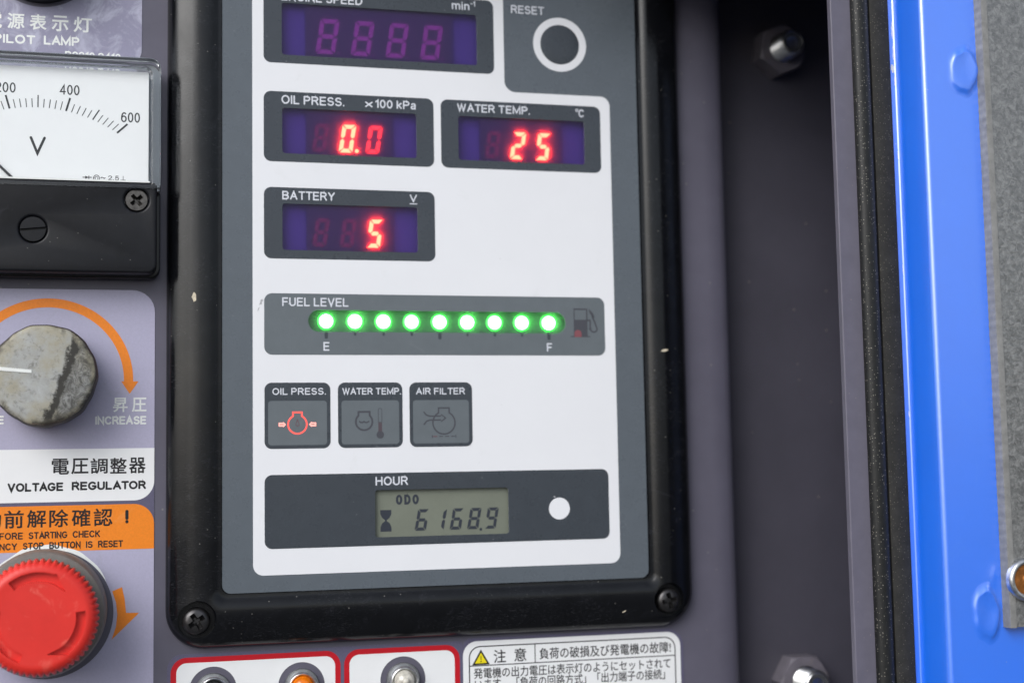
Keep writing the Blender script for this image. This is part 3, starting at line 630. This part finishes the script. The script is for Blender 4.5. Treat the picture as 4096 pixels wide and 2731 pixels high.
# seven segment digits
def segs(bx, by, w, h, t, sl, g):
    """seven outlines a..g of a slanted digit whose lower left corner is bx,by"""
    k = sl/h; m_ = h/2; e = g/2
    def q(pts): return [(bx+px+py*k, by+py) for px, py in pts]
    a = q([(e*1.2+0.15*t, h), (w-e*1.2-0.15*t, h), (w-t-e, h-t), (t+e, h-t)])
    d_ = q([(e*1.2+0.15*t, 0), (t+e, t), (w-t-e, t), (w-e*1.2-0.15*t, 0)])
    gg = q([(t*0.62+e, m_), (t+e, m_+t/2), (w-t-e, m_+t/2), (w-t*0.62-e, m_), (w-t-e, m_-t/2), (t+e, m_-t/2)])
    f_ = q([(0, h-e-0.15*t), (t, h-t-e), (t, m_+t/2+e), (t*0.5, m_+e), (0, m_+t*0.4+e)])
    e_ = q([(0, e+0.15*t), (0, m_-t*0.4-e), (t*0.5, m_-e), (t, m_-t/2-e), (t, t+e)])
    b_ = q([(w, h-e-0.15*t), (w, m_+t*0.4+e), (w-t*0.5, m_+e), (w-t, m_+t/2+e), (w-t, h-t-e)])
    c_ = q([(w, e+0.15*t), (w-t, t+e), (w-t, m_-t/2-e), (w-t*0.5, m_-e), (w, m_-t*0.4-e)])
    return dict(a=a, b=b_, c=c_, d=d_, e=e_, f=f_, g=gg)
ON = {'0': 'abcdef', '1': 'bc', '2': 'abged', '5': 'afgcd', '6': 'afedcg', '8': 'abcdefg', '9': 'abcdfg', ' ': ''}
NM = dict(a='segment', b='segment', c='segment', d='segment', e='segment', f='segment', g='segment')
def led_digit(mod, bx, by, w, h, t, sl, on, mon, moff, dm=-1.15):
    for k, o_ in segs(bx, by, w, h, t, sl, 0.28).items():
        lit = k in ON[on]
        put('segment', plate([o_], dm, dm+(0.2 if lit else 0.06)), M[mon if lit else moff], mod)
def module(x0_, y0_, x1_, y1_): return put('led_module', join(box(x0_, y0_, -2.9, x1_, y1_, -1.2)), M['module'], D)
md = module(-74.5, 101.2, -20.9, 123.0)
for k in range(4): led_digit(md, -71.05+12.75*k, 103.8, 7.0, 12.95, 1.65, 2.0, ' ', 'seg_on', 'seg_off')
for k in range(4): put('decimal_point', plate([circ(-62.5+12.75*k, 104.3, 0.75, 16)], -1.18, -1.14), M['seam'], md)
for k in (0, 1, 2): put('seam', plate([rr(-60.15+12.75*k, 102.5, -60.0+12.75*k, 121.3, 0)], -1.18, -1.14), M['seam'], md)
md = module(-74.4, 65.5, -43.6, 84.2)
for k, ch in enumerate(' 0'): led_digit(md, -72.55+9.65*k, 67.95, 4.95, 10.2, 1.45, 1.58, ch, 'seg_on', 'seg_off2')
led_digit(md, -53.25, 67.95, 4.95, 10.2, 1.45, 1.58, '0', 'seg_dim', 'seg_off2')
put('decimal_point', plate([circ(-56.3, 68.65, 0.72, 20)], -1.15, -0.95), M['seg_on'], md)
md = module(-74.35, 30.8, -43.65, 49.7)
for k, ch in enumerate('  5'): led_digit(md, -72.55+9.65*k, 33.65, 4.95, 10.2, 1.45, 1.58, ch, 'seg_on', 'seg_off2')
md = module(-10.4, 65.5, 20.4, 84.2)
for k, ch in enumerate(' 25'): led_digit(md, -8.95+9.65*k, 67.95, 4.95, 10.2, 1.45, 1.58, ch, 'seg_on', 'seg_off2')
for k in ('speed', 'oil', 'battery', 'water'):
    put('tinted_window', plate([rr(*[a_+s_ for a_, s_ in zip(wins[k], (-0.3, -0.3, 0.3, 0.3))], 1.2, 5)], -0.2, None), M['violet_pane'], D)

# fuel gauge
put('lamp_slot', plate([rr(-76, 1.5, 22.5, 12.5, 2)], -2.9, -2.5), M['box_print'], D)
put('slot_window', plate([rr(-74.3, 2.95, 20.6, 10.9, 3.9, 14)], 0.10), M['slot_pane'], D)
for k in range(9):
    cx = -67.87+10.24*k
    big = k in (0, 4, 8)
    put('scale_tick', plate([rr(cx-(0.6 if big else 0.42), 0.6 if big else 1.75, cx+(0.6 if big else 0.42), 3.0, (0.55, 0.55, 0, 0) if big else (0.4, 0.4, 0, 0), 5)], 0.14, 0.16), M['box_print'], D)
    lx, ly = -67.63+10.279*k, 7.07       # seat of the lamp, 1.9 mm behind the film
    fl_ = put('fuel_lamp', lathe([(3.05, -2.5), (3.0, -2.2), (2.8, -1.95), (2.4, -1.85)], lx, ly, 40), M['green_rim'], D, smooth=60, label='lit green fuel lamp')
    put('lamp_core', lathe([(2.5, -1.9), (2.3, -1.7), (1.8, -1.5), (1.0, -1.37), (0.1, -1.33)], lx, ly, 40), M[('green', 'green_b', 'green', 'green_c', 'green', 'green_b', 'green_c', 'green', 'green_b')[k]], fl_, smooth=60)
def icon(loops, mt='icon_off', name='icon', d=TD): return put(name, plate(loops, d), M[mt], D)
icon([rr(23.7, 7.6, 29.05, 12.4, 0), rr(24.1, 8.2, 28.55, 11.85, 0)], name='pump_icon')
icon([rr(23.7, 5.2, 29.0, 7.6, 0)], name='pump_icon'); icon([rr(23.7, 1.75, 29.0, 5.2, 0)], 'icon_off', 'pump_icon'); icon([rr(23.9, 1.75, 26.6, 4.4, (0, 0, 1.3, 1.3), 6)], 'icon_pump', 'pump_icon', TD+0.03)
icon([rr(22.5, 1.75, 23.65, 2.15, 0)], name='pump_icon'); icon([rr(29.0, 1.75, 29.95, 2.15, 0)], name='pump_icon')
icon(stroke([(29.1, 8.0), (30.05, 8.0), (30.05, 5.0)]+arc(31.4, 5.0, 1.35, 180, 350, 10)+[(31.75, 7.6), (31.0, 9.2)], 0.6), name='hose_icon')
icon([[(29.6, 12.4), (31.3, 10.6), (31.85, 9.2), (31.1, 8.9), (29.8, 11.0)]], name='hose_icon')
# warning lamp icons
def engine(cx, cy, r, w, nw, nt_, mt):
    a = math.degrees(math.asin((nw/2)/r)); yy = cy+math.sqrt(r*r-nw*nw/4)
    pts = arc(cx, cy, r, 90-a, -270+a, 40)
    pts = pts+[(cx-nw/2, nt_), (cx+nw/2, nt_)]
    return stroke(pts, w, closed=True)
icon(engine(-78.14, -29.5, 3.25, 0.6, 3.1, -25.3, None), 'icon_on', 'engine_icon')
for sx, xt in ((1, -82.1), (-1, -74.15)):
    icon([[(xt, -29.53), (xt-sx*1.0, -28.55), (xt-sx*1.0, -28.85), (xt-sx*2.55, -28.85), (xt-sx*2.55, -30.2), (xt-sx*1.0, -30.2), (xt-sx*1.0, -30.5)], rr(min(xt-sx*2.1, xt-sx*0.8), -29.68, max(xt-sx*2.1, xt-sx*0.8), -29.38, 0)], 'icon_hot', 'arrow_icon')
icon(stroke([(-78.12, -27.85), (-77.6, -29.2), (-77.55, -29.75), (-78.12, -30.15), (-78.7, -29.75), (-78.62, -29.2)], 0.22, closed=True), 'icon_dim', 'drop_icon')
icon(engine(-54.67, -28.8, 2.95, 0.68, 4.0, -25.3, None), 'icon_off', 'engine_icon')
icon(stroke([(-56.3, -28.7), (-55.9, -29.05), (-55.2, -29.05), (-54.7, -28.7), (-54.2, -29.05), (-53.6, -29.05), (-53.0, -28.7)], 0.5), 'icon_off', 'wave_icon')
icon(stroke(rr(-49.6, -29.0, -48.3, -24.1, (0, 0, 0.6, 0.6), 5), 0.22, closed=True), 'icon_off', 'thermometer_icon')
icon([rr(-49.62, -32.4, -48.28, -29.15, 0)], 'icon_warm', 'thermometer_icon'); icon([circ(-48.95, -33.45, 1.36, 24)], 'icon_off', 'thermometer_icon', TD+0.02)
icon(engine(-25.82, -29.4, 4.05, 0.55, 3.9, -24.1, None), 'icon_off', 'engine_icon')
icon(stroke([(-33.2, -25.4), (-32.2, -26.6), (-31.0, -27.0), (-26.9, -27.0)], 0.5, cap=False), 'icon_off', 'flow_icon', TD+0.02)
icon(stroke([(-33.2, -30.1), (-32.2, -28.8), (-31.0, -28.4), (-26.9, -28.4)], 0.5, cap=False), 'icon_off', 'flow_icon', TD+0.02)
icon(stroke([(-26.9, -26.4), (-25.2, -27.7), (-26.9, -29.0)], 0.4, cap=False), 'icon_off', 'flow_icon', TD+0.04)
for k in range(4): icon([rr(-29.8+2.15*k, -34.45, -28.3+2.15*k, -34.1, 0)], 'icon_dim' if k == 0 else 'icon_off', 'dash_icon')
for xx in (-30.15, -21.55): icon([rr(xx-0.17, -34.8, xx+0.17, -33.75, 0)], 'icon_off', 'dash_icon')
# hour counter
lcd = put('hour_counter', plate([rr(-53, -71.5, -0.5, -51, 0.5)], -2.6, -1.5), M['lcd'], D)
def lcd_digit(bx, ch):
    for k, o_ in segs(bx, -67.6, 4.1, 7.55, 1.1, 1.45, 0.14).items():
        if k in ON[ch]: put('segment', plate([o_], -1.44), M['lcd_ink'], lcd)
for bx, ch in ((-36.75, '6'), (-30.3, '1'), (-24.0, '6'), (-17.6, '8'), (-11.15, '9')): lcd_digit(bx, ch)
put('decimal_point', plate([circ(-12.5, -67.75, 0.52, 16)], -1.44), M['lcd_ink'], lcd)
for ch, xa in (('0', -43.3), ('D', -40.3), ('0', -37.35)): letters(ch, xa, xa+2.3, -58.25, 3.5, -1.44, M['lcd_ink'], lcd, 0.23)
hg = [(-48.95, -60.05), (-45.0, -60.05), (-45.05, -61.6), (-45.7, -62.8), (-46.65, -63.55), (-46.65, -63.95), (-45.7, -64.6), (-45.05, -65.9), (-45.0, -67.6), (-48.95, -67.6), (-48.9, -65.9), (-48.25, -64.6), (-47.3, -63.95), (-47.3, -63.55), (-48.25, -62.8), (-48.9, -61.6)]
put('hourglass_icon', plate([hg], -1.44), M['lcd_ink'], lcd)

# ------------------------------------------------------------------ pilot lamp and its label
PL = thing('pilot_label', -166, 115, B, 'stained lilac label lettered PILOT LAMP above the voltmeter', 'label')
put('label_film', plate([rr(-215, 97.0, -131.5, 175, (0, 6.5, 6, 0)), circ(-165.6, 135.5, 18.9, 72)], B+0.02, B+0.22), M['lilac_worn'], PL)
LD = B+0.26
text('電', -183.95, -178.3, 108.25, 5.6, LD, M['white_ink'], PL, 0.040, full=True)
for ch, a, c in (('源', -176.65, -170.9), ('表', -169.3, -163.6), ('示', -162.0, -156.4), ('灯', -154.7, -148.5)):
    text(ch, a, c, 108.3, 5.6, LD, M['white_ink'], PL, 0.040, full=True)
letters('PILOT', -181.1, -167.3, 103.1, 3.2, LD, M['white_ink'], PL, 0.21); letters('LAMP', -164.5, -152.65, 103.3, 3.2, LD, M['white_ink'], PL, 0.21)
letters('R9910 2410', -157.4, -138.7, 98.9, 2.5, LD, M['white_ink'], PL, 0.21)
pl = thing('pilot_lamp', -165.6, 135.5, B, 'round black pilot lamp cut off at the top edge above the white lettering', 'lamp')
put('collar', lathe([(17.6, B), (17.6, -2), (16.8, -0.5), (15.6, 1.0), (15.0, 6.5), (14.2, 7.6), (13.4, 7.6)], -165.6, 135.5, 72), M['black'], pl, smooth=40)
put('lens', lathe([(13.2, 7.0), (12.5, 9.5), (10, 11.8), (6, 13.2), (0.1, 13.8)], -165.6, 135.5, 56), M['dark_lens'], pl, smooth=60)

# ------------------------------------------------------------------ voltmeter
V = thing('voltmeter', -165.6, 60, B, 'square voltmeter with white scale, clear cover and black lower half', 'meter')
mx0, mx1 = -206.2, -125.0
put('case', plate([rr(mx0+0.6, 22.4, mx1-0.6, 96.2, 3)], B+0.02, -3.3, 0.4), M['black'], V, smooth=40)
put('grey_liner', plate([rr(mx0+0.9, 50.5, mx1-0.9, 96.0, 3)], -3.25, -3.1), M['liner'], V)
put('scale_card', plate([rr(mx0+4.1, 46, -129.1, 92.6, 0.5)], -2.9, 2.9), M['meter_white'], V)
SD = 2.95
AC, RA = (-165.5, 31.6), 47.0; PV = (-165.5, 46.4)
for k in range(-15, 16):
    a = math.radians(k*11.15/5); px, py = AC[0]+RA*math.sin(a), AC[1]+RA*math.cos(a)
    u = (Vector((px, py))-Vector(PV)).normalized(); major = k % 5 == 0; bigt = major and k % 10 != 0
    ln, w = (4.75, 0.62) if bigt else ((4.15, 0.40) if major else (3.0, 0.26))
    if k == 0: ln, w = 4.2, 0.36
    s_ = Vector((px, py)); e_ = s_+u*ln
    put('tick', plate(stroke([tuple(s_), tuple(e_)], w, cap=False), SD), M['ink'], V)
def VT(body, a, c, y, h): return letters(body, a, c, y, h, SD, M['ink'], V, 0.125)
VT('200', -179.3, -172.75, 83.25, 3.5); VT('400', -158.5, -152.05, 83.35, 3.5); VT('600', -138.3, -132.0, 74.7, 3.5); VT('0', -199.2, -197.2, 74.7, 3.5)
put('unit_letter', plate(stroke([(-167.65, 68.1), (-165.5, 62.75), (-163.25, 68.1)], 0.85), SD), M['ink'], V)
put('rectifier_mark', plate(stroke([(-150.8, 55.05), (-147.8, 55.1)], 0.28, cap=False), SD), M['ink'], V); put('rectifier_mark', plate([[(-149.9, 55.6), (-148.85, 55.08), (-149.9, 54.5)]], SD+0.02), M['ink'], V); put('rectifier_mark', plate([rr(-148.85, 54.5, -148.6, 55.65, 0)], SD+0.02), M['ink'], V)
put('magnet_mark', plate(stroke([(-147.15, 54.3), (-147.15, 55.0)]+arc(-146.23, 55.0, 0.92, 180, 0, 12)+[(-145.3, 54.3)], 0.24, cap=False), SD), M['ink'], V); put('magnet_mark', plate(stroke([(-146.65, 54.3), (-146.65, 54.95)]+arc(-146.23, 54.95, 0.45, 180, 0, 10)+[(-145.8, 54.3)], 0.18, cap=False), SD), M['ink'], V)
put('wave_mark', plate(stroke([(-144.9, 54.85), (-144.5, 55.25), (-144.1, 55.1), (-143.7, 54.85), (-143.3, 55.15)], 0.26, cap=False), SD), M['ink'], V)
letters('2.5', -142.4, -138.85, 54.35, 1.55, SD, M['ink'], V, 0.15)
put('upright_mark', plate(stroke([(-138.35, 54.42), (-136.65, 54.47)], 0.26, cap=False), SD), M['ink'], V); put('upright_mark', plate([rr(-137.55, 54.56, -137.38, 55.9, 0)], SD), M['ink'], V)
put('needle', plate([[(-165.2, 46.7), (-196.8, 76.9), (-197.0, 76.7), (-174.2, 54.1), (-166.2, 45.8)]], 3.5, 3.9), M['ink'], V)
put('hub_cover', lathe([(11.5, 3.0), (11.4, 3.6), (10.9, 3.9), (0.1, 3.9)], -165.8, 42.9, 56), M['dark'], V, smooth=40)
outer = rr(mx0, 49, mx1, 97.0, (0.5, 0.5, 4, 4), 8)
inner = rr(mx0+3.4, 45, mx1-3.4, 93.3, (0.5, 0.5, 3, 3), 8)
put('clear_rim', plate([rr(mx0, 50.5, mx1, 96.9, (0.6, 0.6, 3.6, 3.6), 8), rr(mx0+3.0, 53.0, mx1-3.2, 93.2, (0.4, 0.4, 2.2, 2.2), 8)], -3.0, 6.3, 0.7), M['acrylic'], V, smooth=50)
put('cover_pane', plate([rr(mx0+2.7, 52.6, mx1-2.9, 93.6, 1.5)], 5.7, None), M['clear_pane'], V)
put('lower_cover', plate([rr(mx0+0.4, 22.0, mx1-1.2, 53.4, (3.2, 3.2, 1.6, 1.6), 8), circ(-132.95, 47.2, 4.05, 40), circ(-166.4, 36.3, 4.45, 44)], -2.0, 6.2, 0.9), M['black'], V, smooth=50)
put('lower_skirt', plate([rr(mx0-0.4, 21.2, mx1, 52.8, (3.6, 3.6, 1.6, 1.6), 8)], B+0.02, -1.6, 0.6), M['bezel'], V, smooth=50)
put('painted_highlight_strip', plate([rr(mx0+2.0, 53.2, mx1-3.6, 53.75, 0.2, 3)], 5.2, 6.35), M['white_ink'], V)  # opaque white strip painted in for the refracted highlight along the cover edge
phillips('screw', -132.95, 47.2, 2.6, 3.75, M['screw_grey'], V, 40, 3.0, pan=False)
adj = lathe([(4.25, 2.0), (4.25, 6.0), (4.1, 6.2), (0.1, 6.25)], -166.4, 36.3, 48)
c_, s_ = math.cos(math.radians(6)), math.sin(math.radians(6))
slot = [(-166.4+px*c_-py*s_, 36.3+px*s_+py*c_) for px, py in ((-6, -0.45), (6, -0.45), (6, 0.45), (-6, 0.45))]
put('zero_adjuster', boolean(adj, plate([slot], 5.0, 7.5)), M['black'], V, smooth=35)

# ------------------------------------------------------------------ control label, knob, emergency stop
CL = thing('control_label', -165, -60, B, 'tall lilac label with orange arrow, white VOLTAGE REGULATOR band and orange warning band', 'label')
EX, EY = -162.4, -90.9; KX, KY = -162.4, -12.6
put('label_film', plate([rr(-230, -200, -126.6, 17.8, (0, 0, 7.6, 0)), circ(-161.3, -92.1, 21.45, 80)], B+0.02, B+0.22), M['lilac'], CL)
LD = B+0.30
put('violet_band', plate([rr(-229, -62.5, -126.62, -48.0, 0)], B+0.24), M['violet'], CL)
put('white_band', plate([rr(-229, -54.75, -126.6, -36.9, (0, 6.6, 0, 0), 10)], B+0.26), M['label_white'], CL)
put('orange_band', plate([rr(-229, -71.3, -126.6, -55.95, (0, 0, 6.8, 0), 10)], B+0.26), M['orange'], CL)
ac = (-162.0, -13.6)
ar = arc(ac[0], ac[1], 28.1, 178, 0, 60)+[(-132.1, -13.85), (-134.95, -18.2), (-137.8, -13.85), (ac[0]+25.0, -13.6)]+arc(ac[0], ac[1], 25.0, 0.5, 178, 60)
ar = arc(ac[0], ac[1], 28.2, 178, 0, 60)+[(-133.75, -13.9), (-132.05, -13.9), (-134.95, -18.2), (-137.8, -13.9), (-136.9, -13.9)]+arc(ac[0], ac[1], 25.1, 0.0, 178, 60)
put('orange_arrow', plate([ar], LD-0.04), M['orange'], CL)
put('orange_arrow', plate([[(-140.3, -85.3), (-137.1, -84.0), (-136.2, -88.0), (-135.7, -92.7), (-131.4, -92.85), (-140.4, -101.5), (-139.0, -97.2), (-138.6, -93.2), (-139.0, -89.2)]], LD-0.04), M['orange'], CL)
K = lambda ch, a, c, y, h, mt, par, off=0.035: text(ch, a, c, y, h, LD, M[mt], par, off, full=True)
K('昇', -140.5, -135.6, -24.5, 5.0, 'white_ink', CL); K('圧', -134.2, -129.3, -24.5, 5.0, 'white_ink', CL)
letters('INCREASE', -146.3, -129.35, -28.75, 2.9, LD, M['white_ink'], CL, 0.21); letters('DECREASE', -193.5, -175.85, -28.3, 2.9, LD, M['white_ink'], CL, 0.21)
for i, ch in enumerate('電圧調整器'): K(ch, -160.35+6.32*i, -160.35+6.32*i+5.65, -45.5, 5.4, 'ink', CL)
letters('VOLTAGE', -174.45, -156.55, -51.05, 2.9, LD, M['ink'], CL, 0.23); letters('REGULATOR', -153.8, -129.35, -50.95, 2.9, LD, M['ink'], CL, 0.23)
for i, ch in enumerate('始動前解除確認'): K(ch, -175.35+7.2*(i-2), -175.35+7.2*(i-2)+6.2, -63.2, 6.0, 'ink', CL, 0.030)
letters('!', -136.15, -135.2, -62.5, 4.6, LD, M['ink'], CL, 0.23)
letters('BEFORE', -180.6, -169.3, -66.95, 2.3, LD, M['ink'], CL, 0.19); letters('STARTING', -167.5, -155.05, -66.92, 2.3, LD, M['ink'], CL, 0.19); letters('CHECK', -153.35, -144.4, -66.9, 2.3, LD, M['ink'], CL, 0.19)
letters('EMERGENCY', -188.2, -171.15, -70.45, 2.3, LD, M['ink'], CL, 0.19); letters('STOP', -169.3, -162.65, -70.42, 2.3, LD, M['ink'], CL, 0.19)
letters('BUTTON', -160.85, -150.7, -70.4, 2.3, LD, M['ink'], CL, 0.19); letters('IS', -149.0, -146.8, -70.45, 2.3, LD, M['ink'], CL, 0.19); letters('RESET', -145.05, -136.8, -70.45, 2.3, LD, M['ink'], CL, 0.19)

sc_ = [(-161.3+r_*math.cos(math.radians(a)), -92.1+r_*math.sin(math.radians(a))) for r_, a in [(21.5, a) for a in range(28, 165, 4)]]
sc2 = [(-161.3+r_*math.cos(math.radians(a)), -92.1+r_*math.sin(math.radians(a))) for r_, a in [(21.55+1.5*math.sin(math.pi*(a-28)/136)**0.7+0.25*math.sin(a*1.3)*math.sin(math.pi*(a-28)/136), a) for a in range(164, 27, -4)]]
put('scuffed_edge', plate([sc_+sc2], LD-0.02), M['white_ink'], CL)
KN = thing('voltage_knob', KX, KY, B, 'weathered grey adjusting knob with white pointer line inside the orange arrow', 'knob')
def kr(a, k): return 1+0.010*math.sin(7*a+1.0)+0.008*math.sin(3*a)+0.005*math.sin(17*a+2)-0.018*max(0, math.cos(a-2.25))**6
put('knob_side', lathe([(15.9, B+0.3), (16.5, -5.5), (17.0, -2), (17.1, 6.0), (16.9, 8.3), (16.5, 9.3), (15.2, 9.6), (14, 9.6)], KX, KY, 120, kr), M['knob_side'], KN, smooth=50)
put('knob_face', lathe([(16.62, 8.6), (16.45, 9.4), (16.0, 10.0), (15.0, 10.3), (10, 10.4), (0.1, 10.45)], KX, KY, 120, kr), M['knob_face'], KN, smooth=50)
put('pointer_line', plate([[(-179.0, -9.9), (-166.0, -11.15), (-165.95, -12.2), (-179.0, -11.1)]], 10.3, 10.62), M['white_ink'], KN)

ES = thing('emergency_stop_button', EX, EY, B, 'red mushroom emergency stop button with knurled rim and moulded arrows', 'button')
put('collar', lathe([(20.6, B+0.3), (20.6, 2), (20.4, 6.5), (19.8, 8.0), (17.5, 8.4), (16, 8.4)], EX, EY, 96), M['collar'], ES, smooth=40)
put('neck', lathe([(15.8, 8.0), (17.6, 10), (18.0, 13.5), (17.8, 15.0)], EX, EY, 80), M['dark'], ES, smooth=40)
NT = 56
def teeth(a, k): 
    amp = {0: 0.024, 1: 0.03, 2: 0.03, 3: 0.014}.get(k, 0.0); return 1+amp*(abs(math.sin(a*NT/2))*2-1)
cap = lathe([(18.0, 14.2), (18.15, 14.9), (18.15, 18.6), (17.7, 20.2), (16.9, 21.3), (15.8, 21.9), (15.0, 22.05), (14.2, 22.0), (10, 22.0), (5, 22.02), (0.1, 22.05)], EX, EY, NT*6, teeth)
def arrow_loop(a0):
    """moulded arc arrow, pointing clockwise from a0"""
    ro, ri, hd = 14.6, 11.6, 10.2
    return arc(EX, EY, ro, a0, a0-58, 20)+[(EX+15.2*math.cos(math.radians(a0-59)), EY+15.2*math.sin(math.radians(a0-59))), (EX+hd*math.cos(math.radians(a0-84))*1.14, EY+hd*math.sin(math.radians(a0-84))*1.14)]+arc(EX, EY, ri, a0-60, a0, 20)
for a0 in (128, 8, 248):
    cap = boolean(cap, plate([arrow_loop(a0)], 20.0, 24))
put('mushroom_cap', cap, M['red_cap'], ES, smooth=30)

# ------------------------------------------------------------------ indicator lamps and their label
IL = thing('indicator_label', -70, -130, B, 'white label with two red outlined boxes below the display frame', 'label')
LC = [(-106.7, -120.3), (-76.4, -120.3), (-40.5, -120.1)]
put('label_film', plate([rr(-122.1, -190, -18.6, -107.6, (0, 0, 2, 5))]+[circ(a, c, 8.1, 48) for a, c in LC], B+0.02, B+0.22), M['violet'], IL)
def frame(xa, xb, lc):
    put('red_outline', plate([rr(xa, -180, xb, -108.75, 5.2), rr(xa+1.9, -178, xb-1.9, -110.6, 3.4)], B+0.24), M['red_ink'], IL)
    put('white_field', plate([rr(xa+1.85, -178.1, xb-1.85, -110.55, 3.4)]+[circ(a, c, 8.1, 48) for a, c in lc], B+0.235), M['label_white'], IL)
frame(-120.9, -62.7, LC[:2]); frame(-61.45, -19.75, LC[2:])
def lamp(cx, cy, lens, label):
    t = thing('indicator_lamp', cx, cy, B, label, 'lamp', 'indicator lamps in the red boxes')
    put('washer', lathe([(6.0, B+0.05), (6.0, -6.1), (5.8, -5.8), (4.4, -5.8)], cx, cy, 56), M['zinc_dull'], t, smooth=40)
    put('ring', lathe([(5.0, -5.9), (5.0, -3.6), (4.85, -3.1), (4.5, -2.9), (4.1, -3.1), (3.85, -3.8), (3.8, -5.5)], cx, cy, 56), M['zinc'], t, smooth=50)
    put('lens', lathe([(3.9, -5.0), (3.75, -3.6), (3.2, -2.3), (2.2, -1.3), (1.4, -1.15), (1.2, -0.7), (0.8, -0.4), (0.1, -0.3)], cx, cy, 48), M[lens], t, smooth=60)
lamp(*LC[0], 'dark_lens', 'chrome ringed indicator lamp with dark lens below the left screw')
lamp(*LC[1], 'amber', 'chrome ringed indicator lamp with glowing amber lens')
lamp(*LC[2], 'clear_lens', 'chrome ringed indicator lamp with pale lens in the narrower red box')

# ------------------------------------------------------------------ warning label
WLB = thing('warning_label', 23, -130, B, 'white Japanese caution label with yellow warning triangle under the display frame', 'label')
put('label_film', plate([rr(-18.6, -190, 64.7, -107.95, (0, 0, 5.2, 5.2))], B+0.26, B+0.42), M['label_white'], WLB)
put('violet_margin', plate([rr(-18.55, -191, 65.9, -106.9, (0, 0, 6.2, 3))], B+0.02, B+0.2), M['violet'], WLB)
LD = B+0.46
put('outline', plate([rr(-16.5, -186, 62.75, -109.7, 4.2), rr(-16.1, -185.6, 62.35, -110.1, 3.8)], LD), M['ink'], WLB)
put('rule', plate([rr(-16.1, -116.85, 62.35, -116.5, 0)], LD), M['ink'], WLB); put('rule', plate([rr(8.1, -116.5, 8.45, -110.1, 0)], LD), M['ink'], WLB)
put('triangle', plate([stroke([(-14.6, -116.05), (-9.4, -116.0), (-11.97, -111.7)], 0.75, closed=True)[1]], LD), M['ink'], WLB)
put('triangle', plate([[(-14.25, -115.85), (-9.75, -115.8), (-11.97, -112.1)]], LD+0.03), M['yellow'], WLB)
put('triangle', plate([rr(-12.1, -114.7, -11.85, -113.1, 0)], LD+0.06), M['ink'], WLB); put('triangle', plate([circ(-11.97, -115.2, 0.24, 12)], LD+0.06), M['ink'], WLB)
def row(s, xa, xb, y, h):
    n_ = len(s); p_ = (xb-xa)/n_
    c = bpy.data.curves.new('t', 'FONT'); c.body = s; c.offset = 0.008; c.resolution_u = 3
    me = glyphs(c, 0.022); xs = [v.co.x for v in me.vertices]; a, b_ = min(xs), max(xs)
    for v in me.vertices: v.co = ((v.co.x-a)/(b_-a)*(xb-xa)+xa, v.co.y*h/0.86+y+0.3, LD)
    put('lettering', me, M['ink'], WLB)
row('注', -7.25, -2.7, -115.9, 4.3); row('意', 0.4, 5.0, -115.75, 4.3)
row('負荷の破損及び発電機の故障!', 9.9, 60.9, -115.5, 3.7)
row('発電機の出力電圧は表示灯のようにセットされて', -14.75, 60.6, -121.2, 3.4)
row('います。「負荷の回路方式」「出力端子の接続」', -14.4, 58.3, -125.1, 3.4)
